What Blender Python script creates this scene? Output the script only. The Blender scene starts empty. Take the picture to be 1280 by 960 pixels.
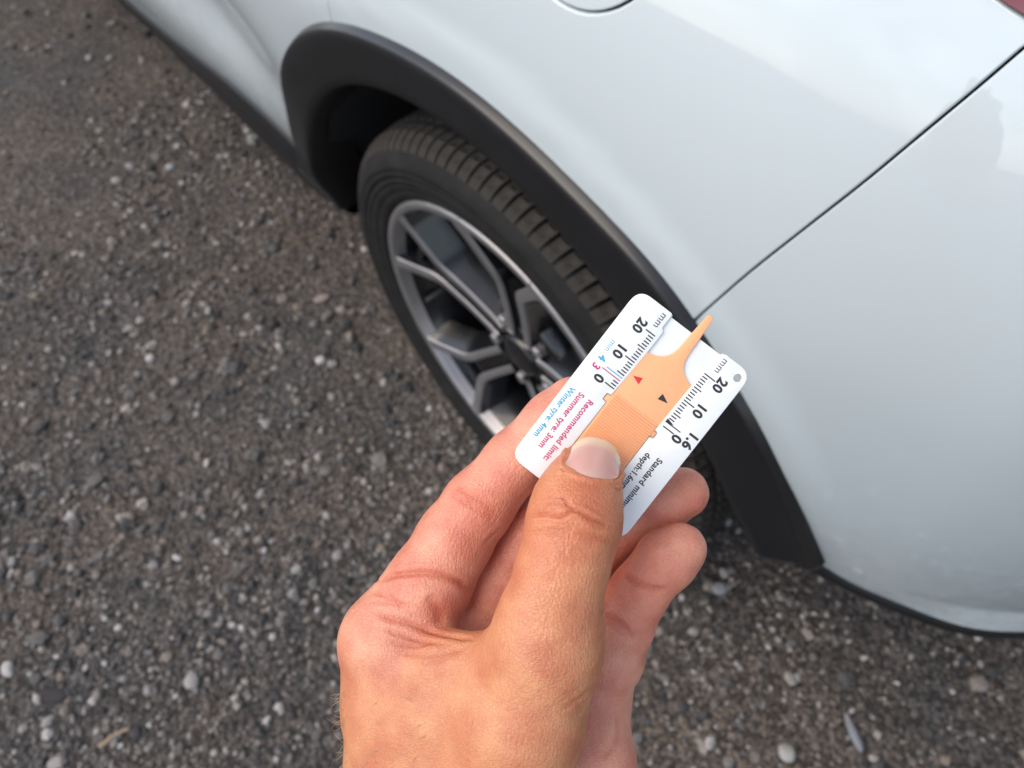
import bpy, bmesh, math, random
import numpy as np
from mathutils import Vector, Matrix
from mathutils.geometry import delaunay_2d_cdt

random.seed(7)
RNG = np.random.default_rng(7)
scene = bpy.context.scene
COL = scene.collection

# ------------------------------------------------------------------ camera
CAM = Vector((0.46224, -0.28400, 1.0966))
RIGHT = Vector((0.64772, 0.75822, -0.07470)).normalized()
FWD = Vector((-0.46229, 0.31355, -0.82944)).normalized()
DOWN = FWD.cross(RIGHT).normalized()
RIGHT = DOWN.cross(FWD).normalized()
cd = bpy.data.cameras.new("camera")
cam = bpy.data.objects.new("camera", cd)
COL.objects.link(cam)
M3 = Matrix((RIGHT, -DOWN, -FWD)).transposed()
cam.matrix_world = Matrix.Translation(CAM) @ M3.to_4x4()
cd.sensor_width = 36.0
cd.lens = 961.0 / 1280.0 * 36.0
cd.clip_start = 0.01
cd.clip_end = 500.0
cd.dof.use_dof = True
cd.dof.focus_distance = 0.226
cd.dof.aperture_fstop = 14.5
scene.camera = cam

# ------------------------------------------------------------------ world, sun, exposure
SUN_EL = math.radians(55.0)
SUN_DIR = Vector((-0.50, -0.87, 0.0)).normalized() * math.cos(SUN_EL) + Vector((0, 0, math.sin(SUN_EL)))
w = bpy.data.worlds.new("World")
scene.world = w
w.use_nodes = True
wn = w.node_tree.nodes
wl = w.node_tree.links
bg = wn["Background"]
sky = wn.new("ShaderNodeTexSky")
sky.sky_type = 'NISHITA'
sky.sun_disc = False
sky.sun_elevation = SUN_EL
sky.sun_rotation = math.atan2(SUN_DIR.x, SUN_DIR.y)
sky.air_density = 1.0
sky.dust_density = 1.0
hs = wn.new("ShaderNodeHueSaturation")      # hazy, whitish sky
hs.inputs["Saturation"].default_value = 0.58
wl.new(sky.outputs[0], hs.inputs["Color"])
# thin broken cloud over the whole dome
tcw = wn.new("ShaderNodeTexCoord")
mpw = wn.new("ShaderNodeMapping")
mpw.inputs["Scale"].default_value = (1.0, 1.0, 2.6)
cl = wn.new("ShaderNodeTexNoise")
cl.inputs["Scale"].default_value = 2.3
cl.inputs["Detail"].default_value = 7
cl.inputs["Roughness"].default_value = 0.55
wl.new(tcw.outputs["Generated"], mpw.inputs["Vector"])
wl.new(mpw.outputs[0], cl.inputs["Vector"])
crw = wn.new("ShaderNodeMapRange")
crw.inputs[1].default_value = 0.42
crw.inputs[2].default_value = 0.68
crw.inputs[3].default_value = 0.75
crw.inputs[4].default_value = 1.75
wl.new(cl.outputs["Fac"], crw.inputs[0])
cm = wn.new("ShaderNodeMix")
cm.data_type = 'RGBA'
cm.blend_type = 'MULTIPLY'
cm.inputs[0].default_value = 1.0
wl.new(hs.outputs[0], cm.inputs[6])
wl.new(crw.outputs[0], cm.inputs[7])
wl.new(cm.outputs[2], bg.inputs[0])
bg.inputs[1].default_value = 0.145
sd = bpy.data.lights.new("sun", 'SUN')
sun = bpy.data.objects.new("sun", sd)
COL.objects.link(sun)
sd.energy = 1.5
sd.angle = math.radians(52)
sd.color = (1.0, 0.85, 0.68)
sun.rotation_euler = (-SUN_DIR).to_track_quat('-Z', 'Y').to_euler()
scene.view_settings.view_transform = 'Standard'
scene.view_settings.look = 'None'
scene.view_settings.gamma = 1.0
scene.view_settings.use_curve_mapping = False
scene.view_settings.exposure = 0.79
scene.cycles.use_denoising = True
scene.cycles.max_bounces = 8

# ------------------------------------------------------------------ helpers
def link(o, parent=None):
    COL.objects.link(o)
    if parent is not None:
        o.parent = parent
    return o

def tag(o, label=None, cat=None, group=None, kind=None):
    if label: o["label"] = label
    if cat: o["category"] = cat
    if group: o["group"] = group
    if kind: o["kind"] = kind
    return o

def empty(name, loc=(0, 0, 0), parent=None):
    o = bpy.data.objects.new(name, None)
    o.location = loc
    o.empty_display_size = 0.1
    return link(o, parent)

def mesh_obj(name, verts, faces, mats, parent=None, smooth=True, mat_idx=None):
    me = bpy.data.meshes.new(name)
    me.from_pydata([tuple(map(float, v)) for v in verts], [], [tuple(map(int, f)) for f in faces])
    if not isinstance(mats, (list, tuple)): mats = [mats]
    for m in mats: me.materials.append(m)
    if mat_idx is not None:
        me.polygons.foreach_set("material_index", np.asarray(mat_idx, np.int32))
    if smooth:
        me.polygons.foreach_set("use_smooth", np.ones(len(me.polygons), bool))
    me.update()
    return link(bpy.data.objects.new(name, me), parent)

def fast_mesh(name, V, Fq, mat, smooth=True):
    """V (n,3) Fq (m,k) arrays -> mesh data"""
    me = bpy.data.meshes.new(name)
    n, (m, k) = len(V), Fq.shape
    me.vertices.add(n)
    me.vertices.foreach_set("co", np.ascontiguousarray(V, np.float32).ravel())
    me.loops.add(m * k)
    me.loops.foreach_set("vertex_index", np.ascontiguousarray(Fq, np.int32).ravel())
    me.polygons.add(m)
    me.polygons.foreach_set("loop_start", np.arange(m, dtype=np.int32) * k)
    me.polygons.foreach_set("loop_total", np.full(m, k, np.int32))
    me.polygons.foreach_set("use_smooth", np.full(m, smooth))
    me.materials.append(mat)
    me.update(calc_edges=True)
    return me

def loft(rings, closed_ring=False, closed_path=False):
    """rings: list of equal-length point lists -> verts, quad faces"""
    n, k = len(rings), len(rings[0])
    V = [p for r in rings for p in r]
    Fc = []
    for i in range(n if closed_path else n - 1):
        for j in range(k if closed_ring else k - 1):
            a, b = i, (i + 1) % n
            c, d = j, (j + 1) % k
            Fc.append((a * k + c, a * k + d, b * k + d, b * k + c))
    return V, Fc

def revolve(profile, seg=128):
    """profile of (r, y) turned about the Y axis"""
    rings = []
    for i in range(seg):
        t = 2 * math.pi * i / seg
        rings.append([(r * math.cos(t), y, r * math.sin(t)) for r, y in profile])
    return loft(rings, False, True)

def box(x0, x1, y0, y1, z0, z1):
    V = [(x, y, z) for x in (x0, x1) for y in (y0, y1) for z in (z0, z1)]
    Fc = [(0, 1, 3, 2), (4, 6, 7, 5), (0, 4, 5, 1), (2, 3, 7, 6), (0, 2, 6, 4), (1, 5, 7, 3)]
    return V, Fc

def bevel_mod(o, w_, seg=2, ang=30):
    b = o.modifiers.new("bevel", 'BEVEL')
    b.width = w_
    b.segments = seg
    b.limit_method = 'ANGLE'
    b.angle_limit = math.radians(ang)
    return o

def catmull(pts, n):
    """smooth curve through points, n samples per span"""
    P = np.array(pts, float)
    P = np.vstack([2 * P[0] - P[1], P, 2 * P[-1] - P[-2]])
    out = []
    for i in range(1, len(P) - 2):
        for t in np.linspace(0, 1, n, endpoint=False):
            a, b, c, d = P[i - 1:i + 3]
            out.append(.5 * ((2 * b) + (c - a) * t + (2 * a - 5 * b + 4 * c - d) * t * t + (3 * b - a - 3 * c + d) * t ** 3))
    out.append(P[-2])
    return np.array(out)

def resample(P, step):
    P = np.asarray(P, float)
    d = np.r_[0, np.cumsum(np.linalg.norm(np.diff(P, axis=0), axis=1))]
    n = max(2, int(round(d[-1] / step)) + 1)
    s = np.linspace(0, d[-1], n)
    return np.stack([np.interp(s, d, P[:, i]) for i in range(P.shape[1])], 1)

def inside(poly, pts):
    x, y = pts[:, 0], pts[:, 1]
    r = np.zeros(len(pts), bool)
    n = len(poly)
    j = n - 1
    for i in range(n):
        xi, yi = poly[i]
        xj, yj = poly[j]
        c = ((yi > y) != (yj > y)) & (x < (xj - xi) * (y - yi) / (yj - yi + 1e-30) + xi)
        r ^= c
        j = i
    return r

def sstep(a, b, x):
    t = np.clip((x - a) / (b - a), 0, 1)
    return t * t * (3 - 2 * t)

# ------------------------------------------------------------------ materials
def new_mat(name):
    m = bpy.data.materials.new(name)
    m.use_nodes = True
    return m, m.node_tree.nodes, m.node_tree.links, m.node_tree.nodes["Principled BSDF"]

def pmat(name, col, rough=0.5, metal=0.0, coat=0.0, spec=0.5, var=0.0, vscale=40.0, bump=0.0, bscale=200.0, rvar=0.0):
    m, n, l, b = new_mat(name)
    b.inputs["Base Color"].default_value = (*col, 1)
    b.inputs["Roughness"].default_value = rough
    b.inputs["Metallic"].default_value = metal
    b.inputs["Coat Weight"].default_value = coat
    b.inputs["Coat Roughness"].default_value = 0.03
    b.inputs["Specular IOR Level"].default_value = spec
    tc = n.new("ShaderNodeTexCoord")
    if var or rvar:
        t = n.new("ShaderNodeTexNoise")
        t.inputs["Scale"].default_value = vscale
        t.inputs["Detail"].default_value = 6
        l.new(tc.outputs["Object"], t.inputs["Vector"])
        if var:
            mx = n.new("ShaderNodeMix")
            mx.data_type = 'RGBA'
            mx.inputs[6].default_value = (*[c * (1 - var) for c in col], 1)
            mx.inputs[7].default_value = (*[min(1, c * (1 + var)) for c in col], 1)
            l.new(t.outputs["Fac"], mx.inputs[0])
            l.new(mx.outputs[2], b.inputs["Base Color"])
        if rvar:
            mr = n.new("ShaderNodeMapRange")
            mr.inputs[3].default_value = max(0, rough - rvar)
            mr.inputs[4].default_value = min(1, rough + rvar)
            l.new(t.outputs["Fac"], mr.inputs[0])
            l.new(mr.outputs[0], b.inputs["Roughness"])
    if bump:
        t2 = n.new("ShaderNodeTexNoise")
        t2.inputs["Scale"].default_value = bscale
        t2.inputs["Detail"].default_value = 3
        l.new(tc.outputs["Object"], t2.inputs["Vector"])
        bp = n.new("ShaderNodeBump")
        bp.inputs["Strength"].default_value = bump
        bp.inputs["Distance"].default_value = 0.001
        l.new(t2.outputs["Fac"], bp.inputs["Height"])
        l.new(bp.outputs[0], b.inputs["Normal"])
    return m

PAINT = pmat("white_paint", (0.50, 0.56, 0.583), 0.32, 0.0, 1.0, 0.5, var=0.015, vscale=6)
CLAD = pmat("black_cladding", (0.0075, 0.0075, 0.0088), 0.46, spec=0.36, var=0.25, vscale=30, bump=0.25, bscale=900, rvar=0.08)
CLAD_EDGE = pmat("glossy_trim_edge", (0.010, 0.010, 0.011), 0.34, coat=0.12, var=0.2, vscale=30)
LINER = pmat("liner_felt", (0.010, 0.010, 0.011), 0.9, var=0.3, vscale=80, bump=0.3, bscale=300)
DARK = pmat("dark_shell", (0.012, 0.012, 0.013), 0.8)
RUBBER_GAP = pmat("seal_rubber", (0.02, 0.022, 0.024), 0.6)
GLASS_D = pmat("tinted_glass", (0.02, 0.025, 0.028), 0.05, coat=0.5)
LAMP_RED = pmat("lamp_red", (0.16, 0.012, 0.016), 0.12, coat=1.0, var=0.2, vscale=60)
LAMP_DARK = pmat("lamp_dark", (0.015, 0.02, 0.02), 0.15, coat=1.0)

def rubber_mat():
    m, n, l, b = new_mat("tyre_rubber")
    tc = n.new("ShaderNodeTexCoord")
    t = n.new("ShaderNodeTexNoise")
    t.inputs["Scale"].default_value = 28
    t.inputs["Detail"].default_value = 8
    t.inputs["Roughness"].default_value = 0.65
    l.new(tc.outputs["Object"], t.inputs["Vector"])
    r = n.new("ShaderNodeValToRGB")
    e = r.color_ramp.elements
    e[0].position = 0.42
    e[0].color = (0.0085, 0.0083, 0.0088, 1)
    e[1].position = 0.72
    e[1].color = (0.019, 0.0172, 0.016, 1)
    l.new(t.outputs["Fac"], r.inputs[0])
    l.new(r.outputs[0], b.inputs["Base Color"])
    b.inputs["Roughness"].default_value = 0.74
    b.inputs["Specular IOR Level"].default_value = 0.25
    t2 = n.new("ShaderNodeTexNoise")
    t2.inputs["Scale"].default_value = 350
    l.new(tc.outputs["Object"], t2.inputs["Vector"])
    bp = n.new("ShaderNodeBump")
    bp.inputs["Strength"].default_value = 0.3
    bp.inputs["Distance"].default_value = 0.001
    l.new(t2.outputs["Fac"], bp.inputs["Height"])
    l.new(bp.outputs[0], b.inputs["Normal"])
    return m
RUBBER = rubber_mat()
TREAD = pmat("dusty_tread", (0.026, 0.0225, 0.019), 0.9, var=1.0, vscale=60, bump=0.4, bscale=300)
ALLOY = pmat("machined_alloy", (0.29, 0.28, 0.285), 0.40, metal=0.7, var=0.12, vscale=50, rvar=0.08)
ALLOY_DARK = pmat("dark_gloss_alloy", (0.006, 0.0064, 0.0076), 0.24, coat=0.3, var=0.3, vscale=25, rvar=0.08)
STEEL = pmat("brake_steel", (0.22, 0.21, 0.20), 0.45, metal=0.8, var=0.3, vscale=60)

def dirty_paint():
    """gloss coat, with fine road dust on the low panels"""
    n, l = PAINT.node_tree.nodes, PAINT.node_tree.links
    b = n["Principled BSDF"]
    b.inputs["Coat IOR"].default_value = 1.68
    tc = n.new("ShaderNodeTexCoord")
    sp = n.new("ShaderNodeSeparateXYZ")
    l.new(tc.outputs["Object"], sp.inputs[0])
    hz = n.new("ShaderNodeMapRange")
    hz.inputs[1].default_value = 0.62
    hz.inputs[2].default_value = 0.36
    l.new(sp.outputs["Z"], hz.inputs[0])
    t = n.new("ShaderNodeTexNoise")
    t.inputs["Scale"].default_value = 55
    t.inputs["Detail"].default_value = 9
    t.inputs["Roughness"].default_value = 0.7
    l.new(tc.outputs["Object"], t.inputs["Vector"])
    th = n.new("ShaderNodeMapRange")
    th.inputs[1].default_value = 0.45
    th.inputs[2].default_value = 0.75
    th.inputs[4].default_value = 0.55
    l.new(t.outputs["Fac"], th.inputs[0])
    mu = n.new("ShaderNodeMath")
    mu.operation = 'MULTIPLY'
    l.new(hz.outputs[0], mu.inputs[0])
    l.new(th.outputs[0], mu.inputs[1])
    src = b.inputs["Base Color"].links[0].from_socket
    mx = n.new("ShaderNodeMix")
    mx.data_type = 'RGBA'
    l.new(mu.outputs[0], mx.inputs[0])
    l.new(src, mx.inputs[6])
    mx.inputs[7].default_value = (0.20, 0.18, 0.16, 1)
    l.new(mx.outputs[2], b.inputs["Base Color"])
dirty_paint()

# ------------------------------------------------------------------ ground
def ground_mat():
    m, n, l, b = new_mat("gravelly_ground")
    tc = n.new("ShaderNodeTexCoord")
    big = n.new("ShaderNodeTexNoise")
    big.inputs["Scale"].default_value = 3.2
    big.inputs["Detail"].default_value = 5
    big.inputs["Roughness"].default_value = 0.6
    fine = n.new("ShaderNodeTexNoise")
    fine.inputs["Scale"].default_value = 140
    fine.inputs["Detail"].default_value = 8
    fine.inputs["Roughness"].default_value = 0.72
    vor = n.new("ShaderNodeTexVoronoi")
    vor.inputs["Scale"].default_value = 190
    for t in (big, fine, vor):
        l.new(tc.outputs["Object"], t.inputs["Vector"])
    r1 = n.new("ShaderNodeValToRGB")
    r1.color_ramp.elements[0].position = 0.36
    r1.color_ramp.elements[0].color = (0.046, 0.046, 0.047, 1)
    r1.color_ramp.elements[1].position = 0.66
    r1.color_ramp.elements[1].color = (0.076, 0.064, 0.055, 1)
    l.new(big.outputs["Fac"], r1.inputs[0])
    r2 = n.new("ShaderNodeValToRGB")
    r2.color_ramp.elements[0].position = 0.30
    r2.color_ramp.elements[0].color = (0.35, 0.35, 0.35, 1)
    r2.color_ramp.elements[1].position = 0.72
    r2.color_ramp.elements[1].color = (1.9, 1.85, 1.8, 1)
    l.new(fine.outputs["Fac"], r2.inputs[0])
    mul = n.new("ShaderNodeMix")
    mul.data_type = 'RGBA'
    mul.blend_type = 'MULTIPLY'
    mul.inputs[0].default_value = 1.0
    l.new(r1.outputs[0], mul.inputs[6])
    l.new(r2.outputs[0], mul.inputs[7])
    # grains: each voronoi cell gets its own grey
    sep = n.new("ShaderNodeSeparateColor")
    l.new(vor.outputs["Color"], sep.inputs[0])
    r3 = n.new("ShaderNodeValToRGB")
    r3.color_ramp.elements[0].position = 0.25
    r3.color_ramp.elements[0].color = (0.55, 0.55, 0.55, 1)
    r3.color_ramp.elements[1].position = 0.97
    r3.color_ramp.elements[1].color = (2.4, 2.35, 2.3, 1)
    l.new(sep.outputs[0], r3.inputs[0])
    mul2 = n.new("ShaderNodeMix")
    mul2.data_type = 'RGBA'
    mul2.blend_type = 'MULTIPLY'
    mul2.inputs[0].default_value = 0.8
    l.new(mul.outputs[2], mul2.inputs[6])
    l.new(r3.outputs[0], mul2.inputs[7])
    l.new(mul2.outputs[2], b.inputs["Base Color"])
    b.inputs["Roughness"].default_value = 0.95
    b.inputs["Specular IOR Level"].default_value = 0.25
    bp = n.new("ShaderNodeBump")
    bp.inputs["Strength"].default_value = 0.9
    bp.inputs["Distance"].default_value = 0.004
    l.new(fine.outputs["Fac"], bp.inputs["Height"])
    bp2 = n.new("ShaderNodeBump")
    bp2.invert = True
    bp2.inputs["Strength"].default_value = 0.8
    bp2.inputs["Distance"].default_value = 0.003
    l.new(vor.outputs["Distance"], bp2.inputs["Height"])
    l.new(bp.outputs[0], bp2.inputs["Normal"])
    l.new(bp2.outputs[0], b.inputs["Normal"])
    return m
GROUND = ground_mat()

def vnoise(x, y, s, seed):
    """cheap value noise"""
    r = np.random.default_rng(seed).random((64, 64))
    u, v = x * s, y * s
    i, j = np.floor(u).astype(int), np.floor(v).astype(int)
    fu, fv = u - i, v - j
    fu = fu * fu * (3 - 2 * fu)
    fv = fv * fv * (3 - 2 * fv)
    g = lambda a, b: r[a % 64, b % 64]
    return (g(i, j) * (1 - fu) + g(i + 1, j) * fu) * (1 - fv) + (g(i, j + 1) * (1 - fu) + g(i + 1, j + 1) * fu) * fv

def ground_z(x, y):
    return (vnoise(x, y, 3.1, 1) - .5) * .012 + (vnoise(x, y, 11, 2) - .5) * .006 + (vnoise(x, y, 45, 3) - .5) * .003

def make_ground():
    xs = np.r_[-80, -30, -12, -6, np.linspace(-3.6, 1.8, 361), 6, 12, 30, 80]
    ys = np.r_[-80, -30, -12, -5, np.linspace(-2.2, 2.0, 281), 6, 12, 30, 80]
    X, Y = np.meshgrid(xs, ys, indexing='ij')
    Z = ground_z(X, Y)
    V = np.stack([X, Y, Z], -1).reshape(-1, 3)
    nx, ny = len(xs), len(ys)
    I = np.arange(nx * ny).reshape(nx, ny)
    Fq = np.stack([I[:-1, :-1], I[1:, :-1], I[1:, 1:], I[:-1, 1:]], -1).reshape(-1, 4)
    o = link(bpy.data.objects.new("ground", fast_mesh("ground", V, Fq, GROUND)))
    tag(o, kind="structure", label="dark compacted gravel ground with brown dirt patches beside the car")
make_ground()

def stone_mat(name="gravel_stone"):
    m, n, l, b = new_mat(name)
    g = n.new("ShaderNodeNewGeometry")
    r = n.new("ShaderNodeValToRGB")
    cr = r.color_ramp
    cr.interpolation = 'LINEAR'
    stops = [(0.0, (0.030, 0.030, 0.033)), (0.25, (0.062, 0.060, 0.060)), (0.45, (0.10, 0.094, 0.090)), (0.60, (0.145, 0.134, 0.126)),
             (0.74, (0.175, 0.142, 0.115)), (0.86, (0.225, 0.218, 0.212)), (0.95, (0.27, 0.245, 0.225)), (1.0, (0.40, 0.39, 0.38))]
    cr.elements[0].position, cr.elements[0].color = stops[0][0], (*stops[0][1], 1)
    cr.elements[1].position, cr.elements[1].color = stops[-1][0], (*stops[-1][1], 1)
    for p, c in stops[1:-1]:
        e = cr.elements.new(p)
        e.color = (*c, 1)
    l.new(g.outputs["Random Per Island"], r.inputs[0])
    tc = n.new("ShaderNodeTexCoord")
    t = n.new("ShaderNodeTexNoise")
    t.inputs["Scale"].default_value = 260
    t.inputs["Detail"].default_value = 5
    l.new(tc.outputs["Object"], t.inputs["Vector"])
    mr = n.new("ShaderNodeMapRange")
    mr.inputs[3].default_value = 0.45
    mr.inputs[4].default_value = 1.5
    l.new(t.outputs["Fac"], mr.inputs[0])
    mul = n.new("ShaderNodeMix")
    mul.data_type = 'RGBA'
    mul.blend_type = 'MULTIPLY'
    mul.inputs[0].default_value = 1.0
    l.new(r.outputs[0], mul.inputs[6])
    l.new(mr.outputs[0], mul.inputs[7])
    l.new(mul.outputs[2], b.inputs["Base Color"])
    b.inputs["Roughness"].default_value = 0.85
    b.inputs["Specular IOR Level"].default_value = 0.35
    bp = n.new("ShaderNodeBump")
    bp.inputs["Strength"].default_value = 0.5
    bp.inputs["Distance"].default_value = 0.001
    l.new(t.outputs["Fac"], bp.inputs["Height"])
    l.new(bp.outputs[0], b.inputs["Normal"])
    return m
STONE = stone_mat()

def ico(sub):
    bm = bmesh.new()
    bmesh.ops.create_icosphere(bm, subdivisions=sub, radius=1.0)
    V = np.array([v.co for v in bm.verts])
    Fc = np.array([[v.index for v in f.verts] for f in bm.faces])
    bm.free()
    return V, Fc

def rand_rot(n):
    q = RNG.normal(size=(n, 4))
    q /= np.linalg.norm(q, axis=1)[:, None]
    a, b, c, d = q.T
    return np.stack([np.stack([1 - 2 * (c * c + d * d), 2 * (b * c - d * a), 2 * (b * d + c * a)], -1),
                     np.stack([2 * (b * c + d * a), 1 - 2 * (b * b + d * d), 2 * (c * d - b * a)], -1),
                     np.stack([2 * (b * d - c * a), 2 * (c * d + b * a), 1 - 2 * (b * b + c * c)], -1)], 1)

def scatter(n, rmin, rmax, power, sub, dens_seed, x0=-3.0, x1=1.3, y0=-1.5, y1=0.9, sink=0.25):
    V0, F0 = ico(sub)
    P = np.empty((0, 2))
    while len(P) < n:
        c = np.stack([RNG.uniform(x0, x1, n), RNG.uniform(y0, y1, n)], 1)
        d = vnoise(c[:, 0] + 7, c[:, 1] + 3, 2.6, dens_seed) * .65 + vnoise(c[:, 0], c[:, 1], 7.5, dens_seed + 1) * .35
        keep = RNG.random(n) < np.clip((d - .32) * 2.6, .06, 1)
        keep &= RNG.random(n) < np.where(c[:, 0] < -1.3, .45, 1)
        P = np.vstack([P, c[keep]])
    P = P[:n]
    u = RNG.random(n)
    R_ = rmin * (rmax / rmin) ** (u ** power)
    S = RNG.uniform(.62, 1.25, (n, 1, 3)) * R_[:, None, None]
    jit = 1 + RNG.normal(0, .13, (n, len(V0), 1))
    Vs = np.einsum('nij,nkj->nki', rand_rot(n), V0[None] * jit * S)
    Vs[:, :, 2] *= .72
    Vs[:, :, 0] += P[:, 0, None]
    Vs[:, :, 1] += P[:, 1, None]
    Vs[:, :, 2] += (ground_z(P[:, 0], P[:, 1]) + R_ * sink)[:, None]
    Fs = F0[None] + (np.arange(n) * len(V0))[:, None, None]
    return Vs.reshape(-1, 3), Fs.reshape(-1, 3)

def make_gravel():
    a = scatter(52000, .0016, .0046, 1.3, 1, 11)
    b = scatter(17000, .0036, .0090, 1.5, 1, 15)
    c = scatter(1300, .0075, .0135, 1.6, 2, 19)
    V = np.vstack([a[0], b[0], c[0]])
    Fc = np.vstack([a[1], b[1] + len(a[0]), c[1] + len(a[0]) + len(b[0])])
    o = link(bpy.data.objects.new("gravel", fast_mesh("gravel", V, Fc, STONE, smooth=False)))
    tag(o, kind="stuff", label="loose grey and brown gravel scattered over the ground", cat="gravel")
make_gravel()

# ------------------------------------------------------------------ car
ZD = -0.033                       # the car frame's origin lies this far below its own datum
car = empty("car", (0, 0, ZD))
tag(car, "white crossover car with black plastic wheel arch trim parked on gravel", "car")
AC = (0.02, 0.334)                # centre of the rear arch
AO_T = np.array([(-60, .44), (0, .425), (18, .423), (26, .424), (35, .437), (42, .447), (47, .454), (52, .457), (56, .460), (60, .459), (64, .455), (70, .4475), (75, .445),
                 (80, .4435), (90, .4435), (97, .4445), (102, .4455), (108, .449), (114, .452), (120, .453), (126, .453), (136, .453), (146, .455), (154, .464), (160, .472), (168, .486), (176, .51), (190, .53)])
AI_T = np.array([(-60, .385), (23, .383), (38, .381), (69, .388), (80, .392), (98, .394), (113, .393), (125, .392), (135, .390), (145, .388), (155, .386), (190, .385)])
def sm_interp(T):
    th = np.arange(T[0, 0], T[-1, 0] + .01, 1.0)
    r = np.interp(th, T[:, 0], T[:, 1])
    k = np.exp(-np.linspace(-2, 2, 13) ** 2)
    k /= k.sum()
    for _ in range(2):
        r = np.convolve(np.pad(r, 6, mode='edge'), k, 'valid')
    d2 = np.gradient(r, th)
    def f(a):                       # cubic Hermite, smooth in slope
        a = np.clip(np.asarray(a, float), th[0], th[-1] - 1e-6)
        i = np.floor(a - th[0]).astype(int)
        t = a - th[0] - i
        return ((2 * t ** 3 - 3 * t ** 2 + 1) * r[i] + (t ** 3 - 2 * t ** 2 + t) * d2[i] + (-2 * t ** 3 + 3 * t ** 2) * r[i + 1] + (t ** 3 - t ** 2) * d2[i + 1])
    return f
AO = sm_interp(AO_T)
AI = sm_interp(AI_T)

def F0(x, z):
    """side of the body: depth y (inward positive) at length x and height z"""
    x = np.asarray(x, float)
    z = np.asarray(z, float)
    k = np.where(z < .72, .38, 1.0)
    y = k * (z - .72) ** 2 + .9 * np.maximum(x - .27, 0) ** 2 + 2.5 * np.maximum(x - .45, 0) ** 2
    y = y + .7 * np.maximum(-2.95 - x, 0) ** 2
    # door scallop above the sill
    y = y + .030 * np.exp(-((z - (.575 - .05 * (x + .5))) / .085) ** 2) * sstep(-.30, -.62, x) * sstep(-2.3, -1.9, x)
    return y

def F(x, z):
    y = F0(x, z)
    dx, dz = np.asarray(x) - AC[0], np.asarray(z) - AC[1]
    r = np.hypot(dx, dz)
    a = np.degrees(np.arctan2(dz, dx))
    d = r - AO(a)
    y = y - .0034 * (1 - sstep(.012, .040, d)) * (np.abs(dx) < .6) * (1 - sstep(110, 135, a)) * sstep(15, 40, a)
    # turned-out lower lip of the bumper
    lip = sstep(.47, .56, np.asarray(x)) * np.maximum(.47 - np.asarray(z), 0)
    return y - .35 * lip

def Fn(x, z):
    e = 1e-3
    fx = (F(x + e, z) - F(x - e, z)) / (2 * e)
    fz = (F(x, z + e) - F(x, z - e)) / (2 * e)
    n = np.stack([fx, -np.ones_like(fx), fz], -1)
    return n / np.linalg.norm(n, axis=-1, keepdims=True)

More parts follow.
